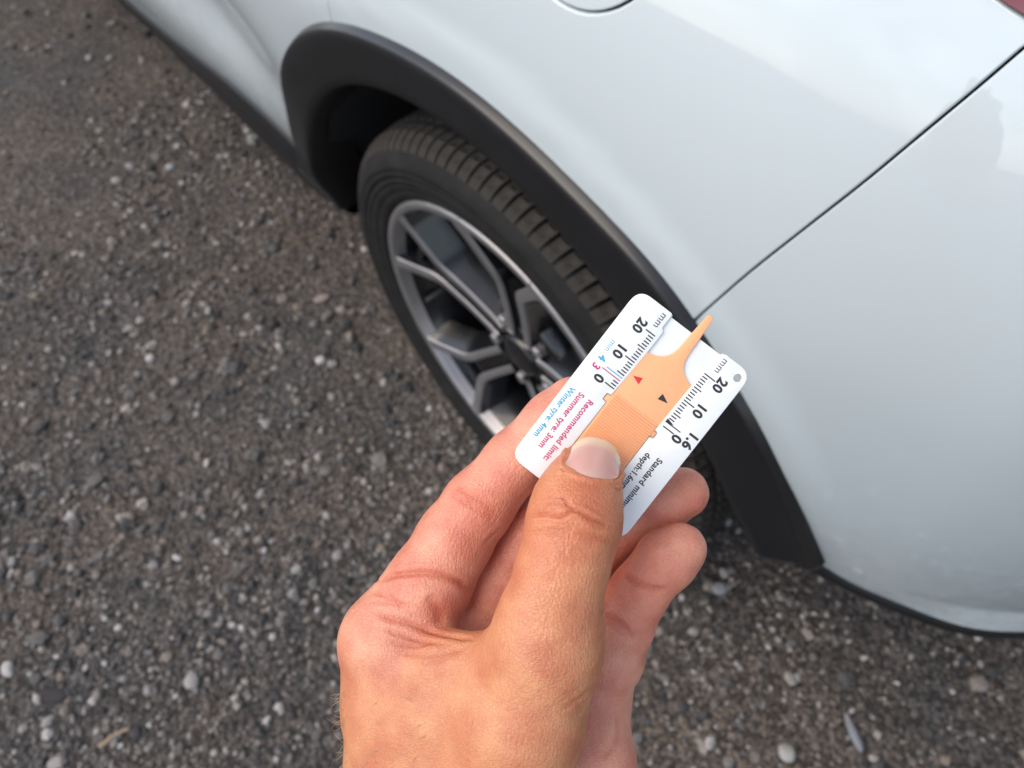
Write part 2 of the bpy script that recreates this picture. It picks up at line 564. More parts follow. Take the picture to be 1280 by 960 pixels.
def panel(name, poly, mat, parent, holes=(), step=.016, gap=.00055, hem=.014, off=0.0, rim_mat=None):
    """a sheet-metal panel: outline poly in (x, z), laid on F, with rolled edges"""
    loops = []
    for lp, sgn in [(poly, 1)] + [(h, -1) for h in holes]:
        P = resample(np.vstack([lp, lp[:1]]), step * .6)[:-1]
        area = .5 * np.sum(P[:, 0] * np.roll(P[:, 1], -1) - np.roll(P[:, 0], -1) * P[:, 1])
        if area < 0: P = P[::-1]
        loops.append((P, sgn))
    def inset(P, d):
        t = np.roll(P, -1, 0) - np.roll(P, 1, 0)
        t /= np.linalg.norm(t, axis=1)[:, None] + 1e-12
        return P + np.stack([-t[:, 1], t[:, 0]], 1) * d
    pts2, edges, base = [], [], 0
    rings = []
    for P, sgn in loops:
        Q = inset(P, sgn * (gap + .0011))
        rings.append((P, Q, sgn, base))
        n = len(Q)
        pts2 += [tuple(q) for q in Q]
        edges += [(base + i, base + (i + 1) % n) for i in range(n)]
        base += n
    outer = rings[0][1]
    x0, z0 = outer.min(0)
    x1, z1 = outer.max(0)
    gx, gz = np.meshgrid(np.arange(x0, x1, step), np.arange(z0, z1, step), indexing='ij')
    G = np.stack([gx.ravel(), gz.ravel()], 1)
    ok = inside(outer, G)
    for _, Q, s, _b in rings[1:]: ok &= ~inside(Q, G)
    G = G[ok]
    B = np.array(pts2)
    mind = np.full(len(G), 9.)
    for i in range(0, len(G), 2000):
        mind[i:i + 2000] = np.sqrt(((G[i:i + 2000, None] - B[None]) ** 2).sum(2)).min(1)
    G = G[mind > step * .45]
    allp = [Vector(p) for p in pts2] + [Vector(p) for p in G]
    vs, es, fs, *_ = delaunay_2d_cdt(allp, edges, [], 0, 1e-7)
    vs = np.array([tuple(v) for v in vs])
    cen = np.array([vs[list(f)].mean(0) for f in fs])
    ok = inside(outer, cen)
    for _, Q, s, _b in rings[1:]: ok &= ~inside(Q, cen)
    V = np.stack([vs[:, 0], F(vs[:, 0], vs[:, 1]) + off, vs[:, 1]], 1)
    N = Fn(vs[:, 0], vs[:, 1])
    faces = []
    for f, k in zip(fs, ok):
        if k:
            a, b, c = f
            nn = np.cross(V[b] - V[a], V[c] - V[a])
            faces.append((a, b, c) if nn[1] < 0 else (a, c, b))
    V, N = list(V), list(N)
    for P, Q, sgn, _b in rings:
        n = len(P)
        # matching start ring: nearest vertices to Q
        prev = [int(np.argmin(((vs - q) ** 2).sum(1))) for q in Q]
        outd = P - Q
        outd /= np.linalg.norm(outd, axis=1)[:, None] + 1e-12
        nb = Fn(Q[:, 0], Q[:, 1])
        yb = F(Q[:, 0], Q[:, 1]) + off
        for fr, dy, mixn in ((.75, .0006, .6), (1.0, .0022, 1.0), (1.0, .008, 1.0), (.6, hem, 1.0)):
            R_ = Q + (outd * .0011) * fr
            ids = []
            for i in range(n):
                V.append(np.array([R_[i, 0], yb[i] + dy, R_[i, 1]]))
                nn = nb[i] * (1 - mixn) + np.array([outd[i, 0], -.05, outd[i, 1]]) * mixn
                N.append(nn / np.linalg.norm(nn))
                ids.append(len(V) - 1)
            for i in range(n):
                j = (i + 1) % n
                q = (prev[i], ids[i], ids[j], prev[j])
                if prev[i] == prev[j]: q = (prev[i], ids[i], ids[j])
                faces.append(q if sgn > 0 else q[::-1])
            prev = ids
    o = mesh_obj(name, V, faces, mat, parent)
    try:
        o.data.normals_split_custom_set_from_vertices([tuple(v) for v in N])
    except Exception as ex:
        print("normals", ex)
    return o

def arch_pts(a0, a1, dr=0.0, n=60):
    a = np.linspace(a0, a1, n)
    r = AO(a) + dr
    return np.stack([AC[0] + r * np.cos(np.radians(a)), AC[1] + r * np.sin(np.radians(a))], 1)

SEAM = catmull([(.276, .712), (.2795, .722), (.301, .774), (.321, .818), (.3385, .856), (.350, .883), (.361, .909), (.369, .929), (.3722, .9365)], 6)
LAMP_EDGE = catmull([(.3722, .9365), (.363, .9385), (.351, .9412), (.335, .947), (.315, .960), (.302, .985), (.305, 1.03)], 6)
DOOR_SEAM = catmull([(-.255, 1.03), (-.205, .95), (-.175, .86), (-.163, .79), (-.1625, .765), (-.163, .748), (-.164, .738)], 6)
FLAP_C, FLAP_R = np.array((.125, .935)), .0705
FLAP = np.array([FLAP_C + FLAP_R * np.array((math.cos(t), math.sin(t))) for t in np.linspace(0, 2 * math.pi, 72, endpoint=False)])
SILL = catmull([(-2.15, .352), (-1.7, .352), (-1.28, .355), (-1.01, .368), (-.82, .396), (-.70, .412), (-.60, .413), (-.53, .404), (-.483, .386)], 8)

quarter = np.vstack([arch_pts(114.2, 56.0, -.012), SEAM[1:], LAMP_EDGE[1:], [(-.255 + .06, 1.03)], [(-.255, 1.03)], DOOR_SEAM[1:-1]])
panel("rear_quarter_panel", quarter, PAINT, car, holes=[FLAP], step=.014)
flap = panel("fuel_flap", FLAP_C + (FLAP - FLAP_C) * .993, PAINT, car, step=.012)
door = np.vstack([SILL[SILL[:, 0] > -1.275], arch_pts(168, 114.6, -.012, 50), DOOR_SEAM[::-1][1:], [(-1.275, 1.03)]])
panel("rear_door", door, PAINT, car, step=.016)
BUMP_LOW = catmull([(.398, .478), (.402, .468), (.412, .456), (.437, .444), (.487, .437), (.530, .430), (.556, .428), (.62, .424), (.72, .42), (.82, .42)], 6)
bumper = np.vstack([SEAM[1:], [(.3722, .9365), (.40, .931), (.55, .92), (.70, .92), (.82, .92)], BUMP_LOW[::-1], arch_pts(24, 55.6, -.012, 40)])
panel("rear_bumper", bumper, PAINT, car, step=.014)
lamp_poly = np.vstack([LAMP_EDGE, [(.45, 1.05), (.62, 1.05), (.80, 1.05), (.80, .925), (.60, .925), (.45, .933), (.40, .938)]])
lamp = panel("tail_lamp", lamp_poly, LAMP_RED, car, step=.016, off=-.002)
lamp_in = LAMP_EDGE[2:] + np.array((.016, .012))
panel("lamp_lens", np.vstack([lamp_in, [(.45, 1.045), (.75, 1.045), (.75, .955), (.45, .955)]]), LAMP_DARK, lamp, step=.02, off=-.006, hem=.004)
fdoor = np.vstack([SILL[SILL[:, 0] < -1.281], [(-1.281, 1.03), (-2.16, 1.0)]])
panel("front_door", fdoor, PAINT, car, step=.03)
fa = np.radians(np.linspace(5, 176, 50))
farch = np.stack([-2.58 + .45 * np.cos(fa), .34 + .45 * np.sin(fa)], 1)
fender = np.vstack([[(-2.166, .36)], [(-2.166, .998)], [(-2.6, .98), (-3.0, .93), (-3.3, .84), (-3.38, .70), (-3.38, .45), (-3.2, .37)], farch[::-1][1:-1]])
panel("front_fender", fender, PAINT, car, step=.03)

# black sheet added to keep the seams dark (open at both wheel arches)
def shell():
    pr = np.vstack([[(-3.3, .42)], farch[::-1] * 1.0, [(-2.1, .38), (-.5, .40)], arch_pts(170, 20, -.004, 70), [(.43, .46), (.78, .45), (.78, 1.0), (-2.1, 1.0), (-3.2, .85)]])
    panel("seam_backing", pr, DARK, car, step=.05, off=.022, hem=.002)
shell()

# sill cladding
def sill_trim():
    rings = []
    P = resample(SILL, .03)
    P = np.vstack([P, [(-.47, .378), (-.455, .365)]])
    for x, z in P:
        y = float(F(x, z))
        e = float(sstep(-.70, -.50, x))
        zb = .265 - .012 * e
        rings.append([(x, y + .004, z + .001), (x, y - .003, z - .002), (x, y - .006, z - .008), (x, y - .004, z * .55 + zb * .45),
                      (x, y + .008, zb + .03), (x, y + .022, zb + .008), (x, y + .045, zb - .003), (x, y + .16, zb - .012)])
    V, Fc = loft(rings)
    return mesh_obj("sill_trim", V, Fc, CLAD, car)
sill_trim()
V, Fc = box(-1.20, -1.06, .085, .16, .20, .262)
bevel_mod(mesh_obj("mud_guard", V, Fc, CLAD, car, smooth=False), .012, 3)

# wheel arch trim
def arch_trim():
    rings = []
    for a in np.linspace(21.5, 176, 170):
        ro, ri = float(AO(a)), float(AI(a))
        ca, sa = math.cos(math.radians(a)), math.sin(math.radians(a))
        low = float(sstep(34, 20, a))          # the rear foot
        lowf = float(sstep(160, 178, a))
        yo = float(F0(AC[0] + ro * ca, AC[1] + ro * sa))
        yi = -.006 + .010 * low + .030 * lowf
        yo = min(yo, .034 + .02 * low)
        prof = [(ro + .0008, yo + .006), (ro + .0006, yo + .0005), (ro + .0001, yo - .0020), (ro - .0010, yo - .0055), (ro - .0024, yo - .0090), (ro - .0034, yo - .0108), (ro - .0054, yo - .0119), (ro - .0110, yo - .0124)]
        for t in (.25, .5, .75, .9):
            r = (ro - .0110) * (1 - t) + (ri + .006) * t
            y = (yo - .0124) * (1 - t) + (yi - .002) * t
            prof.append((r, y))
        prof += [(ri + .002, yi - .0005), (ri, yi + .004), (ri + .001, yi + .03), (ri + .004, yi + .07)]
        ring = []
        for r, y in prof:
            aa = math.radians(a - 3.5 * float(sstep(40, 21.5, a)) * max(0, min(1, (r - ri) / (ro - ri))))
            ring.append((AC[0] + r * math.cos(aa), y, AC[1] + r * math.sin(aa)))
        rings.append(ring)
    V, Fc = loft(rings)
    n = len(V)
    k = len(rings[0])
    Fc.append(tuple(range(k)))
    Fc.append(tuple(range(n - k, n))[::-1])
    kq = len(rings[0]) - 1
    mi = [1 if (q < len(Fc) - 2 and q % kq in (1, 2, 3, 4)) else 0 for q in range(len(Fc))]
    o = mesh_obj("wheel_arch_trim", V, Fc, [CLAD, CLAD_EDGE], car, mat_idx=mi)
    return o
arch_trim()

# dark valance under the bumper, running back from the foot of the arch trim
def valance():
    P = resample(np.vstack([[(.372, .474), (.388, .471), (.400, .466)], BUMP_LOW[8:]]), .012)
    rings = []
    for i, (x, z) in enumerate(P):
        y = float(F(x, z))
        k = 1 + .9 * max(0, 1 - i * .012 / .09)
        rings.append([(x, y + .010, z + .006), (x, y + .001, z + .001), (x, y - .003, z - .003), (x, y - .003, z - .012 * k), (x, y + .003, z - .019 * k), (x, y + .03, z - .028 * k), (x, y + .22, z - .04)])
    V, Fc = loft(rings)
    return mesh_obj("bumper_valance", V, Fc, CLAD, car)
valance()

# wheel housing
def liner(cx, cz, name):
    a = np.linspace(24, 176, 60)
    rings = []
    for t in a:
        ca, sa = math.cos(math.radians(t)), math.sin(math.radians(t))
        rp = .392 + .006 * math.sin(math.radians(t * 9))
        rings.append([(cx + rp * ca, .02, cz + rp * sa), (cx + rp * ca, .10, cz + rp * sa), (cx + (rp - .006) * ca, .20, cz + (rp - .006) * sa), (cx + (rp - .012) * ca, .32, cz + (rp - .012) * sa), (cx + .1 * ca, .325, cz + .1 * sa)])
    V, Fc = loft(rings)
    return mesh_obj(name, V, Fc, LINER, car)
liner(AC[0], AC[1], "wheel_housing")
liner(-2.58, .345, "wheel_housing")

# ---- wheel
AX = (0.0, 0.0, 0.345)
def make_wheel(parent, loc, full=True):
    wh = empty("wheel", loc, parent)
    # tyre body: outer bead -> sidewall -> shoulder -> crown -> inner side
    pr = [(.2335, .0235), (.2365, .0175), (.241, .0155), (.246, .0135), (.2475, .0150), (.250, .0128), (.257, .0100), (.2580, .0112), (.2592, .0093), (.2645, .0085), (.2655, .0100), (.2668, .0102), (.2680, .0078), (.2735, .0070), (.2745, .0084), (.2757, .0070), (.281, .0080),
          (.287, .0105), (.2935, .0150), (.2985, .0215), (.3015, .0300), (.3035, .045), (.3040, .075), (.3045, .115), (.3040, .155), (.3035, .185), (.3015, .200), (.2985, .2085), (.2935, .215), (.28, .222), (.26, .222), (.2335, .206)]
    V, Fc = revolve(pr, 144)
    mesh_obj("tyre", V, Fc, RUBBER, wh)
    # tread blocks
    rows = [(.0165, .0500, .3110, 108, 0.0, .005), (.0545, .0790, .3125, 108, .35, .009), (.0865, .1100, .3125, 60, .7, -.012), (.1165, .1400, .3125, 60, .1, -.012), (.1465, .1730, .3125, 60, .1, -.010), (.1785, .2095, .3110, 60, .5, .006)]
    for k, (ya, yb, rt, n, ph, skew) in enumerate(rows):
        wd = 2 * math.pi / n * .78
        pts = []
        # profile follows the shoulder on the two outer rows
        ny = 7
        grid = []
        for i in range(ny):
            t = i / (ny - 1)
            y = ya + (yb - ya) * t
            if k == 0: top = rt - .0150 * (1 - t) ** 3.0
            elif k == 5: top = rt - .0125 * t ** 3.2
            else: top = rt
            row = []
            for j in range(4):
                a = (j / 3 - .5) * wd + skew * (t - .5) * 3
                # a slit across the block
                dip = .0030 if (j in (1, 2) and i in (2, 4)) else 0
                row.append((top - dip, a, y))
            grid.append(row)
        V = []
        for row in grid:
            V += [(r * math.sin(a), y, r * math.cos(a)) for r, a, y in row]
        Fc = [(i * 4 + j, i * 4 + j + 1, (i + 1) * 4 + j + 1, (i + 1) * 4 + j) for i in range(ny - 1) for j in range(3)]
        # skirt
        loop = [j for j in range(4)] + [i * 4 + 3 for i in range(1, ny)] + [(ny - 1) * 4 + j for j in (2, 1, 0)] + [i * 4 for i in range(ny - 2, 0, -1)]
        b0 = len(V)
        for q in loop:
            x, y, z = V[q]
            r = math.hypot(x, z)
            rr = .2955 if k in (0, 5) else .300
            rr = min(rr, r - .003)
            V.append((x * rr / r, y, z * rr / r))
        L = len(loop)
        Fc += [(loop[i], b0 + i, b0 + (i + 1) % L, loop[(i + 1) % L]) for i in range(L)]
        me = None
        for i in range(n):
            if me is None:
                o = mesh_obj("tread_block", V, Fc, TREAD, wh, smooth=False)
                me = o.data
            else:
                o = link(bpy.data.objects.new("tread_block", me), wh)
            o.rotation_euler = (0, 2 * math.pi * (i + ph) / n, 0)
        if not full and k == 0: break
    # rim
    pr = [(.2338, .0250), (.2338, .0200), (.2325, .0172), (.2310, .0164), (.2275, .0164), (.2235, .0172), (.2218, .0190), (.2208, .0240), (.2165, .0330), (.2140, .0420),
          (.2085, .060), (.2050, .090), (.2000, .150), (.2020, .195), (.2330, .206)]
    V, Fc = revolve(pr, 144)
    kp = len(pr) - 1
    mi = [0 if (i % kp) < 8 else 1 for i in range(len(Fc))]
    mesh_obj("rim", V, Fc, [ALLOY, ALLOY_DARK], wh, mat_idx=mi)
    # spokes: two rails that part towards the rim, with a sunken web between them
    def yface(r): return float(np.interp(r, [.03, .06, .10, .14, .18, .224], [.046, .045, .041, .035, .0265, .0175]))
    def spoke_mesh():
        V, Fc, MI = [], [], []
        def strip(line, half, depth, mface, mside, drop=0.0, fl=(0.0, 0.0)):
            P = np.array(line, float)
            rings = []
            for i in range(len(P)):
                t = P[min(i + 1, len(P) - 1)] - P[max(i - 1, 0)]
                t /= np.linalg.norm(t)
                nrm = np.array([-t[1], t[0]])
                h = half[i] if isinstance(half, (list, tuple)) else half
                y = yface(np.hypot(*P[i])) + drop
                ring = []
                for s, dy in ((-1.15, depth), (-1.0, .0022), (-.84, 0), (.84, 0), (1.0, .0022), (1.15, depth)):
                    q = P[i] + nrm * (h * s + (fl[0] if s < -1.1 else fl[1] if s > 1.1 else 0))
                    ring.append((q[1], y + dy, q[0]))       # along = local z, across = local x
                rings.append(ring)
            v, f = loft(rings)
            b = len(V)
            V.extend(v)
            for i, q in enumerate(f):
                Fc.append(tuple(b + a for a in q))
                MI.append(mface if i % 5 in (1, 2, 3) else mside)
            k_ = len(rings[0])
            Fc.append(tuple(b + i for i in range(k_)))
            MI.append(mside)
            Fc.append(tuple(b + (len(rings) - 1) * k_ + i for i in reversed(range(k_))))
            MI.append(mside)
        for s in (-1, 1):
            mid = resample(np.array([(.040, s * .0150), (.095, s * .0160), (.140, s * .0170), (.152, s * .0195), (.163, s * .0260), (.2200, s * .0650)]), .009)
            hw = list(np.interp(mid[:, 0], [.04, .10, .145, .165, .20, .222], [.0058, .0062, .0070, .0080, .0082, .0120]))
            strip(mid, hw, .040, 0, 1, 0.0, (0.0, .011) if s > 0 else (-.011, 0.0))
        # cross bar and sunken webs
        strip([(.190, -.042), (.190, 0), (.190, .042)], .0050, .024, 1, 1, .012)
        strip(catmull([(.050, 0), (.10, 0), (.146, 0)], 4), .011, .012, 1, 1, .007)
        strip([(.150, 0), (.175, 0), (.195, 0), (.2165, 0)], [.010, .026, .038, .048], .012, 1, 1, .030)
        return V, Fc, MI
    V, Fc, MI = spoke_mesh()
    me = None
    for i in range(5):
        if me is None:
            o = mesh_obj("spoke", V, Fc, [ALLOY, ALLOY_DARK], wh, mat_idx=MI)
            bevel_mod(o, .0012, 2, 28)
            me = o.data
        else:
            o = link(bpy.data.objects.new("spoke", me), wh)
            bevel_mod(o, .0012, 2, 28)
        ang = 158 - 72 * i
        o.rotation_euler = (0, math.radians(90 - ang), 0)
    # hub, cap, nuts
    pr = [(.0, .0435), (.022, .0438), (.027, .0448), (.029, .047), (.0305, .052)]
    V, Fc = revolve(pr, 48)
    mesh_obj("centre_cap", V, Fc, ALLOY_DARK, wh)
    pr = [(.028, .050), (.040, .0535), (.060, .056), (.072, .060), (.078, .075), (.080, .11)]
    V, Fc = revolve(pr, 64)
    mesh_obj("hub", V, Fc, ALLOY_DARK, wh)
    V, Fc = loft([[(r * math.cos(t), y, r * math.sin(t)) for t in np.radians(np.arange(0, 360, 60))] for r, y in ((.0001, .041), (.007, .041), (.0092, .043), (.0095, .062))], True)
    nut = None
    for i in range(5):
        a = math.radians(158 + 36 - 72 * i)
        if nut is None:
            o = mesh_obj("lug_nut", V, Fc, ALLOY, wh, smooth=False)
            nut = o.data
        else:
            o = link(bpy.data.objects.new("lug_nut", nut), wh)
        o.location = (.053 * math.cos(a), .004, .053 * math.sin(a))
    # valve, brake disc, calliper
    V, Fc = revolve([(.0, .0), (.003, .0), (.0032, .012), (.0045, .014), (.005, .03)], 16)
    o = mesh_obj("tyre_valve", V, Fc, RUBBER_GAP, wh)
    a = math.radians(195)
    o.location = (.205 * math.cos(a), .036, .205 * math.sin(a))
    V, Fc = revolve([(.07, .088), (.075, .082), (.148, .082), (.150, .084), (.150, .104), (.07, .104)], 96)
    mesh_obj("brake_disc", V, Fc, STEEL, wh)
    rings = []
    for t in np.radians(np.linspace(15, 75, 14)):
        rings.append([(r * math.cos(t), y, r * math.sin(t)) for r, y in ((.112, .070), (.118, .062), (.160, .062), (.168, .070), (.168, .125), (.112, .125))])
    V, Fc = loft(rings, True)
    mesh_obj("brake_calliper", V, Fc, ALLOY_DARK, wh)
    V, Fc = revolve([(.0, .13), (.199, .131)], 64)
    mesh_obj("back_plate", V, Fc, LINER, wh)
    return wh
wheel = make_wheel(car, AX)
make_wheel(car, (-2.58, 0.0, AX[2]), full=False)

# the rest of the car, mostly out of the picture
V, Fc = box(-3.25, .72, .335, 1.46, .24, .46)
bevel_mod(mesh_obj("underbody", V, Fc, DARK, car, smooth=False), .03, 2)
for xa, xb in ((-2.10, -.43),):
    V, Fc = box(xa, xb, .13, .34, .262, .30)
    bevel_mod(mesh_obj("floor_pan", V, Fc, DARK, car, smooth=False), .008, 2)
def glasshouse():
    # side windows, roof, screens: cross sections from nose to tail
    xs = [-3.45, -3.3, -2.75, -2.3, -1.75, -1.35, -.5, .25, .62, .80]
    top = [.62, .84, .95, 1.01, 1.42, 1.52, 1.56, 1.50, 1.30, 1.05]
    rings, belt = [], []
    for x, t in zip(xs, top):
        zb = min(1.032, t - .02)
        yb = float(F0(x, min(zb, 1.0))) + .02
        lean = .30 * max(0, (t - zb))
        yr = yb + lean + .03
        rings.append([(x, yb, zb), (x, yb + lean * .8, zb + (t - zb) * .8), (x, yr + .05, t - .015), (x, yr + .2, t), (x, .9, t + .02), (x, 1.8 - yr - .2, t), (x, 1.8 - yr - .05, t - .015), (x, 1.8 - yb - lean * .8, zb + (t - zb) * .8), (x, 1.8 - yb, zb)])
    V, Fc = loft(rings)
    MI = []
    for i in range(len(xs) - 1):
        for j in range(8):
            g = 0
            if i >= 3 and j in (0, 7) and i <= 6: g = 1
            if i == 3 and 1 <= j <= 6: g = 1
            if i == 7 and 1 <= j <= 6: g = 1
            MI.append(g)
    o = mesh_obj("cabin", V, Fc, [PAINT, GLASS_D], car, mat_idx=MI)
    return o
glasshouse()
def far_side():
    rings = []
    for x in np.linspace(-3.38, .80, 50):
        rings.append([(x, 1.8 - float(F0(x, z)), z) for z in np.linspace(.36, 1.02, 14)])
    V, Fc = loft(rings)
    mesh_obj("far_side_panel", V, [f[::-1] for f in Fc], PAINT, car)
    for x, nm, flip in ((.80, "tailgate", 1), (-3.38, "front_bumper", -1)):
        ys = float(F0(x, .7))
        rings = []
        for y in np.linspace(ys + .01, 1.79 - ys, 16):
            b = .05 * (1 - ((y - .9) / (.9 - ys)) ** 2) * flip
            rings.append([(x + b - .02 * flip * abs(z - .7), y, z) for z in np.linspace(.42, 1.04 if flip > 0 else .66, 10)])
        V, Fc = loft(rings)
        mesh_obj(nm, V, Fc, PAINT, car)
far_side()

# ------------------------------------------------------------------ hand
# joints (x right, y down, z away, millimetres from the eye) with flesh radius
# <hand-data>
HAND = {
    'thumb': [(23.0, 25.1, 223.3, 8.7), (20.93, 28.98, 221.0, 10.4), (18.62, 34.06, 218.2, 12.2), (17.08, 39.33, 216, 12.9), (14.25, 50.33, 214, 12.5), (11.06, 62.36, 212.5, 12.8), (9.75, 72.03, 213, 13.9)],
    'thumb_meta': [(9.75, 72.03, 213, 13.9), (3.39, 93.93, 217.5, 16.6), (-4.7, 122.29, 226, 19)],
    'index': [(-38.91, 80.63, 246, 14.6), (-26.37, 63.74, 246, 13.4), (-18.25, 49.61, 247, 12.0), (-10.82, 39.15, 247.5, 11.2), (1.28, 24.83, 246, 9.9), (12.72, 12.21, 244.5, 9.2), (19.3, 6.35, 244, 8.8)],
    'middle': [(-17.72, 87.24, 262, 14), (-5.95, 68.99, 260, 12.4), (7.52, 49.67, 258, 11.4), (23.6, 31.47, 252, 9.8), (34.56, 20.48, 246, 9.2), (39.44, 16.54, 244.5, 8.6)],
    'ring': [(5.7, 99.79, 274, 13.5), (18.26, 74.45, 270, 12), (27.02, 57.91, 265, 11), (39.65, 47.26, 261, 9.3), (49.4, 40.0, 258, 9.6), (57.23, 36.37, 257, 8.4)],
    'pinky': [(25.9, 109.05, 262, 12.5), (32.25, 89.86, 254, 11.0), (35.9, 77.78, 250, 10.0), (40.52, 67.87, 248, 9.1), (43.95, 62.71, 247, 8.6), (49.3, 56.2, 245.5, 9.5), (53.79, 52.52, 245, 8.1)],
    'meta_index': [(-39.42, 83.19, 246, 15.5), (-36.75, 102.81, 247, 17), (-34.06, 123.87, 248, 19), (-24.32, 148.47, 246, 22)],
    'meta_middle': [(-17.79, 87.58, 263, 15), (-14.99, 128.14, 262, 19), (-13.11, 152.09, 252, 22)],
    'meta_ring': [(5.62, 98.34, 270, 14), (2.73, 130.86, 262, 18), (-5.2, 150.88, 250, 22)],
    'meta_pinky': [(25.7, 108.22, 260, 13.5), (22.19, 123.87, 248, 17), (12.59, 146.06, 242, 21)],
    'web': [(-6.53, 81.12, 224, 8.5), (-19.23, 83.17, 231, 8.0), (-31.09, 82.57, 239, 8.5)],
    'interosseous': [(-9.49, 94.9, 228, 14), (-21.91, 99.83, 234, 15), (-24.56, 117.88, 236, 18)],
    'forearm': [(-6.99, 144.85, 240, 29), (-7.24, 168.99, 232, 29), (-8.95, 228.2, 215, 34)],
    'palm_pad': [(-25.9, 81.24, 262, 13.0), (-11.16, 89.24, 268, 13.5)],
}
CREASES = [
    ([(0.01974, 0.17168), (0.03248, 0.16986), (0.04614, 0.16941), (0.06435, 0.17214), (0.07573, 0.16622), (0.0862, 0.16531), (0.10076, 0.17396), (0.11897, 0.18261), (0.13035, 0.18761)], 0.75, 0.5),
    ([(0.01974, 0.19535), (0.03476, 0.19126), (0.05069, 0.18989), (0.078, 0.19126), (0.10987, 0.1999), (0.1349, 0.21037)], 0.35, 0.7),
    ([(0.04159, 0.15712), (0.05433, 0.15438), (0.0689, 0.15575), (0.08028, 0.15985)], 0.28, 0.5),
    ([(0.06662, 0.14346), (0.0689, 0.1512), (0.07436, 0.15894), (0.08255, 0.1644)], 0.25, 0.4),
    ([(0.02793, 0.1817), (0.04614, 0.17988), (0.0689, 0.1817), (0.09621, 0.18534)], 0.2, 0.5),
    ([(0.02565, 0.16485), (0.04159, 0.16258), (0.05752, 0.16349)], 0.25, 0.45),
    ([(0.08711, 0.17168), (0.10304, 0.1817), (0.12125, 0.1908)], 0.3, 0.45),
    ([(0.03248, 0.19899), (0.05979, 0.19763), (0.08711, 0.20036), (0.11442, 0.20719)], 0.22, 0.6),
    ([(0.04614, 0.14665), (0.06435, 0.14801), (0.07573, 0.15347)], 0.2, 0.45),
    ([(0.09393, 0.15575), (0.10759, 0.16349), (0.12125, 0.17168)], 0.22, 0.5),
    ([(-0.17463, 0.24679), (-0.1587, 0.24907), (-0.13594, 0.24679), (-0.11318, 0.24588), (-0.09042, 0.24907), (-0.06994, 0.25726), (-0.054, 0.26955)], 1.0, 0.9),
    ([(-0.19512, 0.25362), (-0.17691, 0.25589), (-0.15642, 0.25453)], 0.3, 0.6),
    ([(-0.07449, 0.13071), (-0.054, 0.14437), (-0.0358, 0.15575), (-0.01986, 0.16804)], 0.5, 1.3),
    ([(-0.08132, 0.14209), (-0.05856, 0.15575), (-0.0358, 0.16941), (-0.02214, 0.17623)], 0.35, 0.9),
    ([(-0.0358, 0.2081), (-0.02669, 0.19899), (-0.01668, 0.1908)], 0.3, 0.7),
    ([(-0.17463, 0.29686), (-0.16325, 0.30369), (-0.13594, 0.31052), (-0.09952, 0.32417), (-0.06766, 0.33009), (-0.04945, 0.33191)], 0.7, 0.8),
    ([(-0.18146, 0.26955), (-0.16325, 0.27638), (-0.14504, 0.28548), (-0.13139, 0.29003)], 0.4, 0.6),
    ([(-0.18146, 0.28321), (-0.1587, 0.28457), (-0.14049, 0.28912)], 0.3, 0.6),
    ([(-0.1678, 0.31735), (-0.14504, 0.32645), (-0.12228, 0.33373), (-0.09042, 0.33783)], 0.4, 0.6),
    ([(-0.1587, 0.33555), (-0.13139, 0.34102), (-0.11318, 0.3392), (-0.09952, 0.33464)], 0.3, 0.6),
    ([(-0.14504, 0.34921), (-0.11773, 0.35376), (-0.09042, 0.35149), (-0.06311, 0.34375)], 0.35, 0.7),
    ([(-0.10863, 0.27274), (-0.1018, 0.28548), (-0.09497, 0.29914), (-0.0927, 0.31279)], 0.5, 1.6),
    ([(-0.12228, 0.36287), (-0.09952, 0.36059), (-0.07676, 0.35376), (-0.05856, 0.34102)], 0.25, 0.7),
    ([(0.14537, 0.2436), (0.15766, 0.25589), (0.17359, 0.26272), (0.18953, 0.26636), (0.20091, 0.26727)], 0.6, 0.8),
    ([(0.11442, 0.29823), (0.13035, 0.3046), (0.14628, 0.31553), (0.15994, 0.33191)], 0.6, 0.8),
    ([(0.11669, 0.30824), (0.13263, 0.31735), (0.15083, 0.331)], 0.3, 0.6),
    ([(0.11715, 0.37197), (0.10987, 0.3879), (0.09621, 0.40156), (0.08028, 0.41385), (0.06435, 0.42568)], 0.26, 0.8),
    ([(0.13718, 0.42659), (0.13809, 0.44935), (0.13035, 0.47211), (0.11442, 0.48805)], 0.3, 0.9),
    ([(0.0689, 0.39928), (0.078, 0.40839), (0.09166, 0.42204)], 0.15, 0.7),
]
# </hand-data>
M_EYE = Matrix((RIGHT, DOWN, FWD)).transposed()

def seg_sdf(P, a, b, ra, rb):
    a = np.asarray(a, np.float32)
    b = np.asarray(b, np.float32)
    ab = b - a
    t = np.clip(((P - a) @ ab) / float(ab @ ab), 0, 1)
    q = P - a - t[..., None] * ab
    return np.sqrt((q * q).sum(-1)) - (ra + t * (rb - ra))

def smin(a, b, k):
    h = np.maximum(k - np.abs(a - b), 0) / k
    return np.minimum(a, b) - h * h * k * .25

FINGERS = ("thumb", "index", "middle", "ring", "pinky")
PALM = ("thumb_meta", "meta_index", "meta_middle", "meta_ring", "meta_pinky", "web", "interosseous", "palm_pad", "forearm")
BLEND = {"thumb": 9.0, "index": 5.0, "middle": 5.0, "ring": 5.0, "pinky": 6.0}

def chain_sdf(P, ch, k=3.0):
    d = None
    for (ax, ay, az, ra), (bx, by, bz, rb) in zip(ch[:-1], ch[1:]):
        s = seg_sdf(P, (ax, ay, az), (bx, by, bz), ra, rb)
        d = s if d is None else smin(d, s, k)
    return d

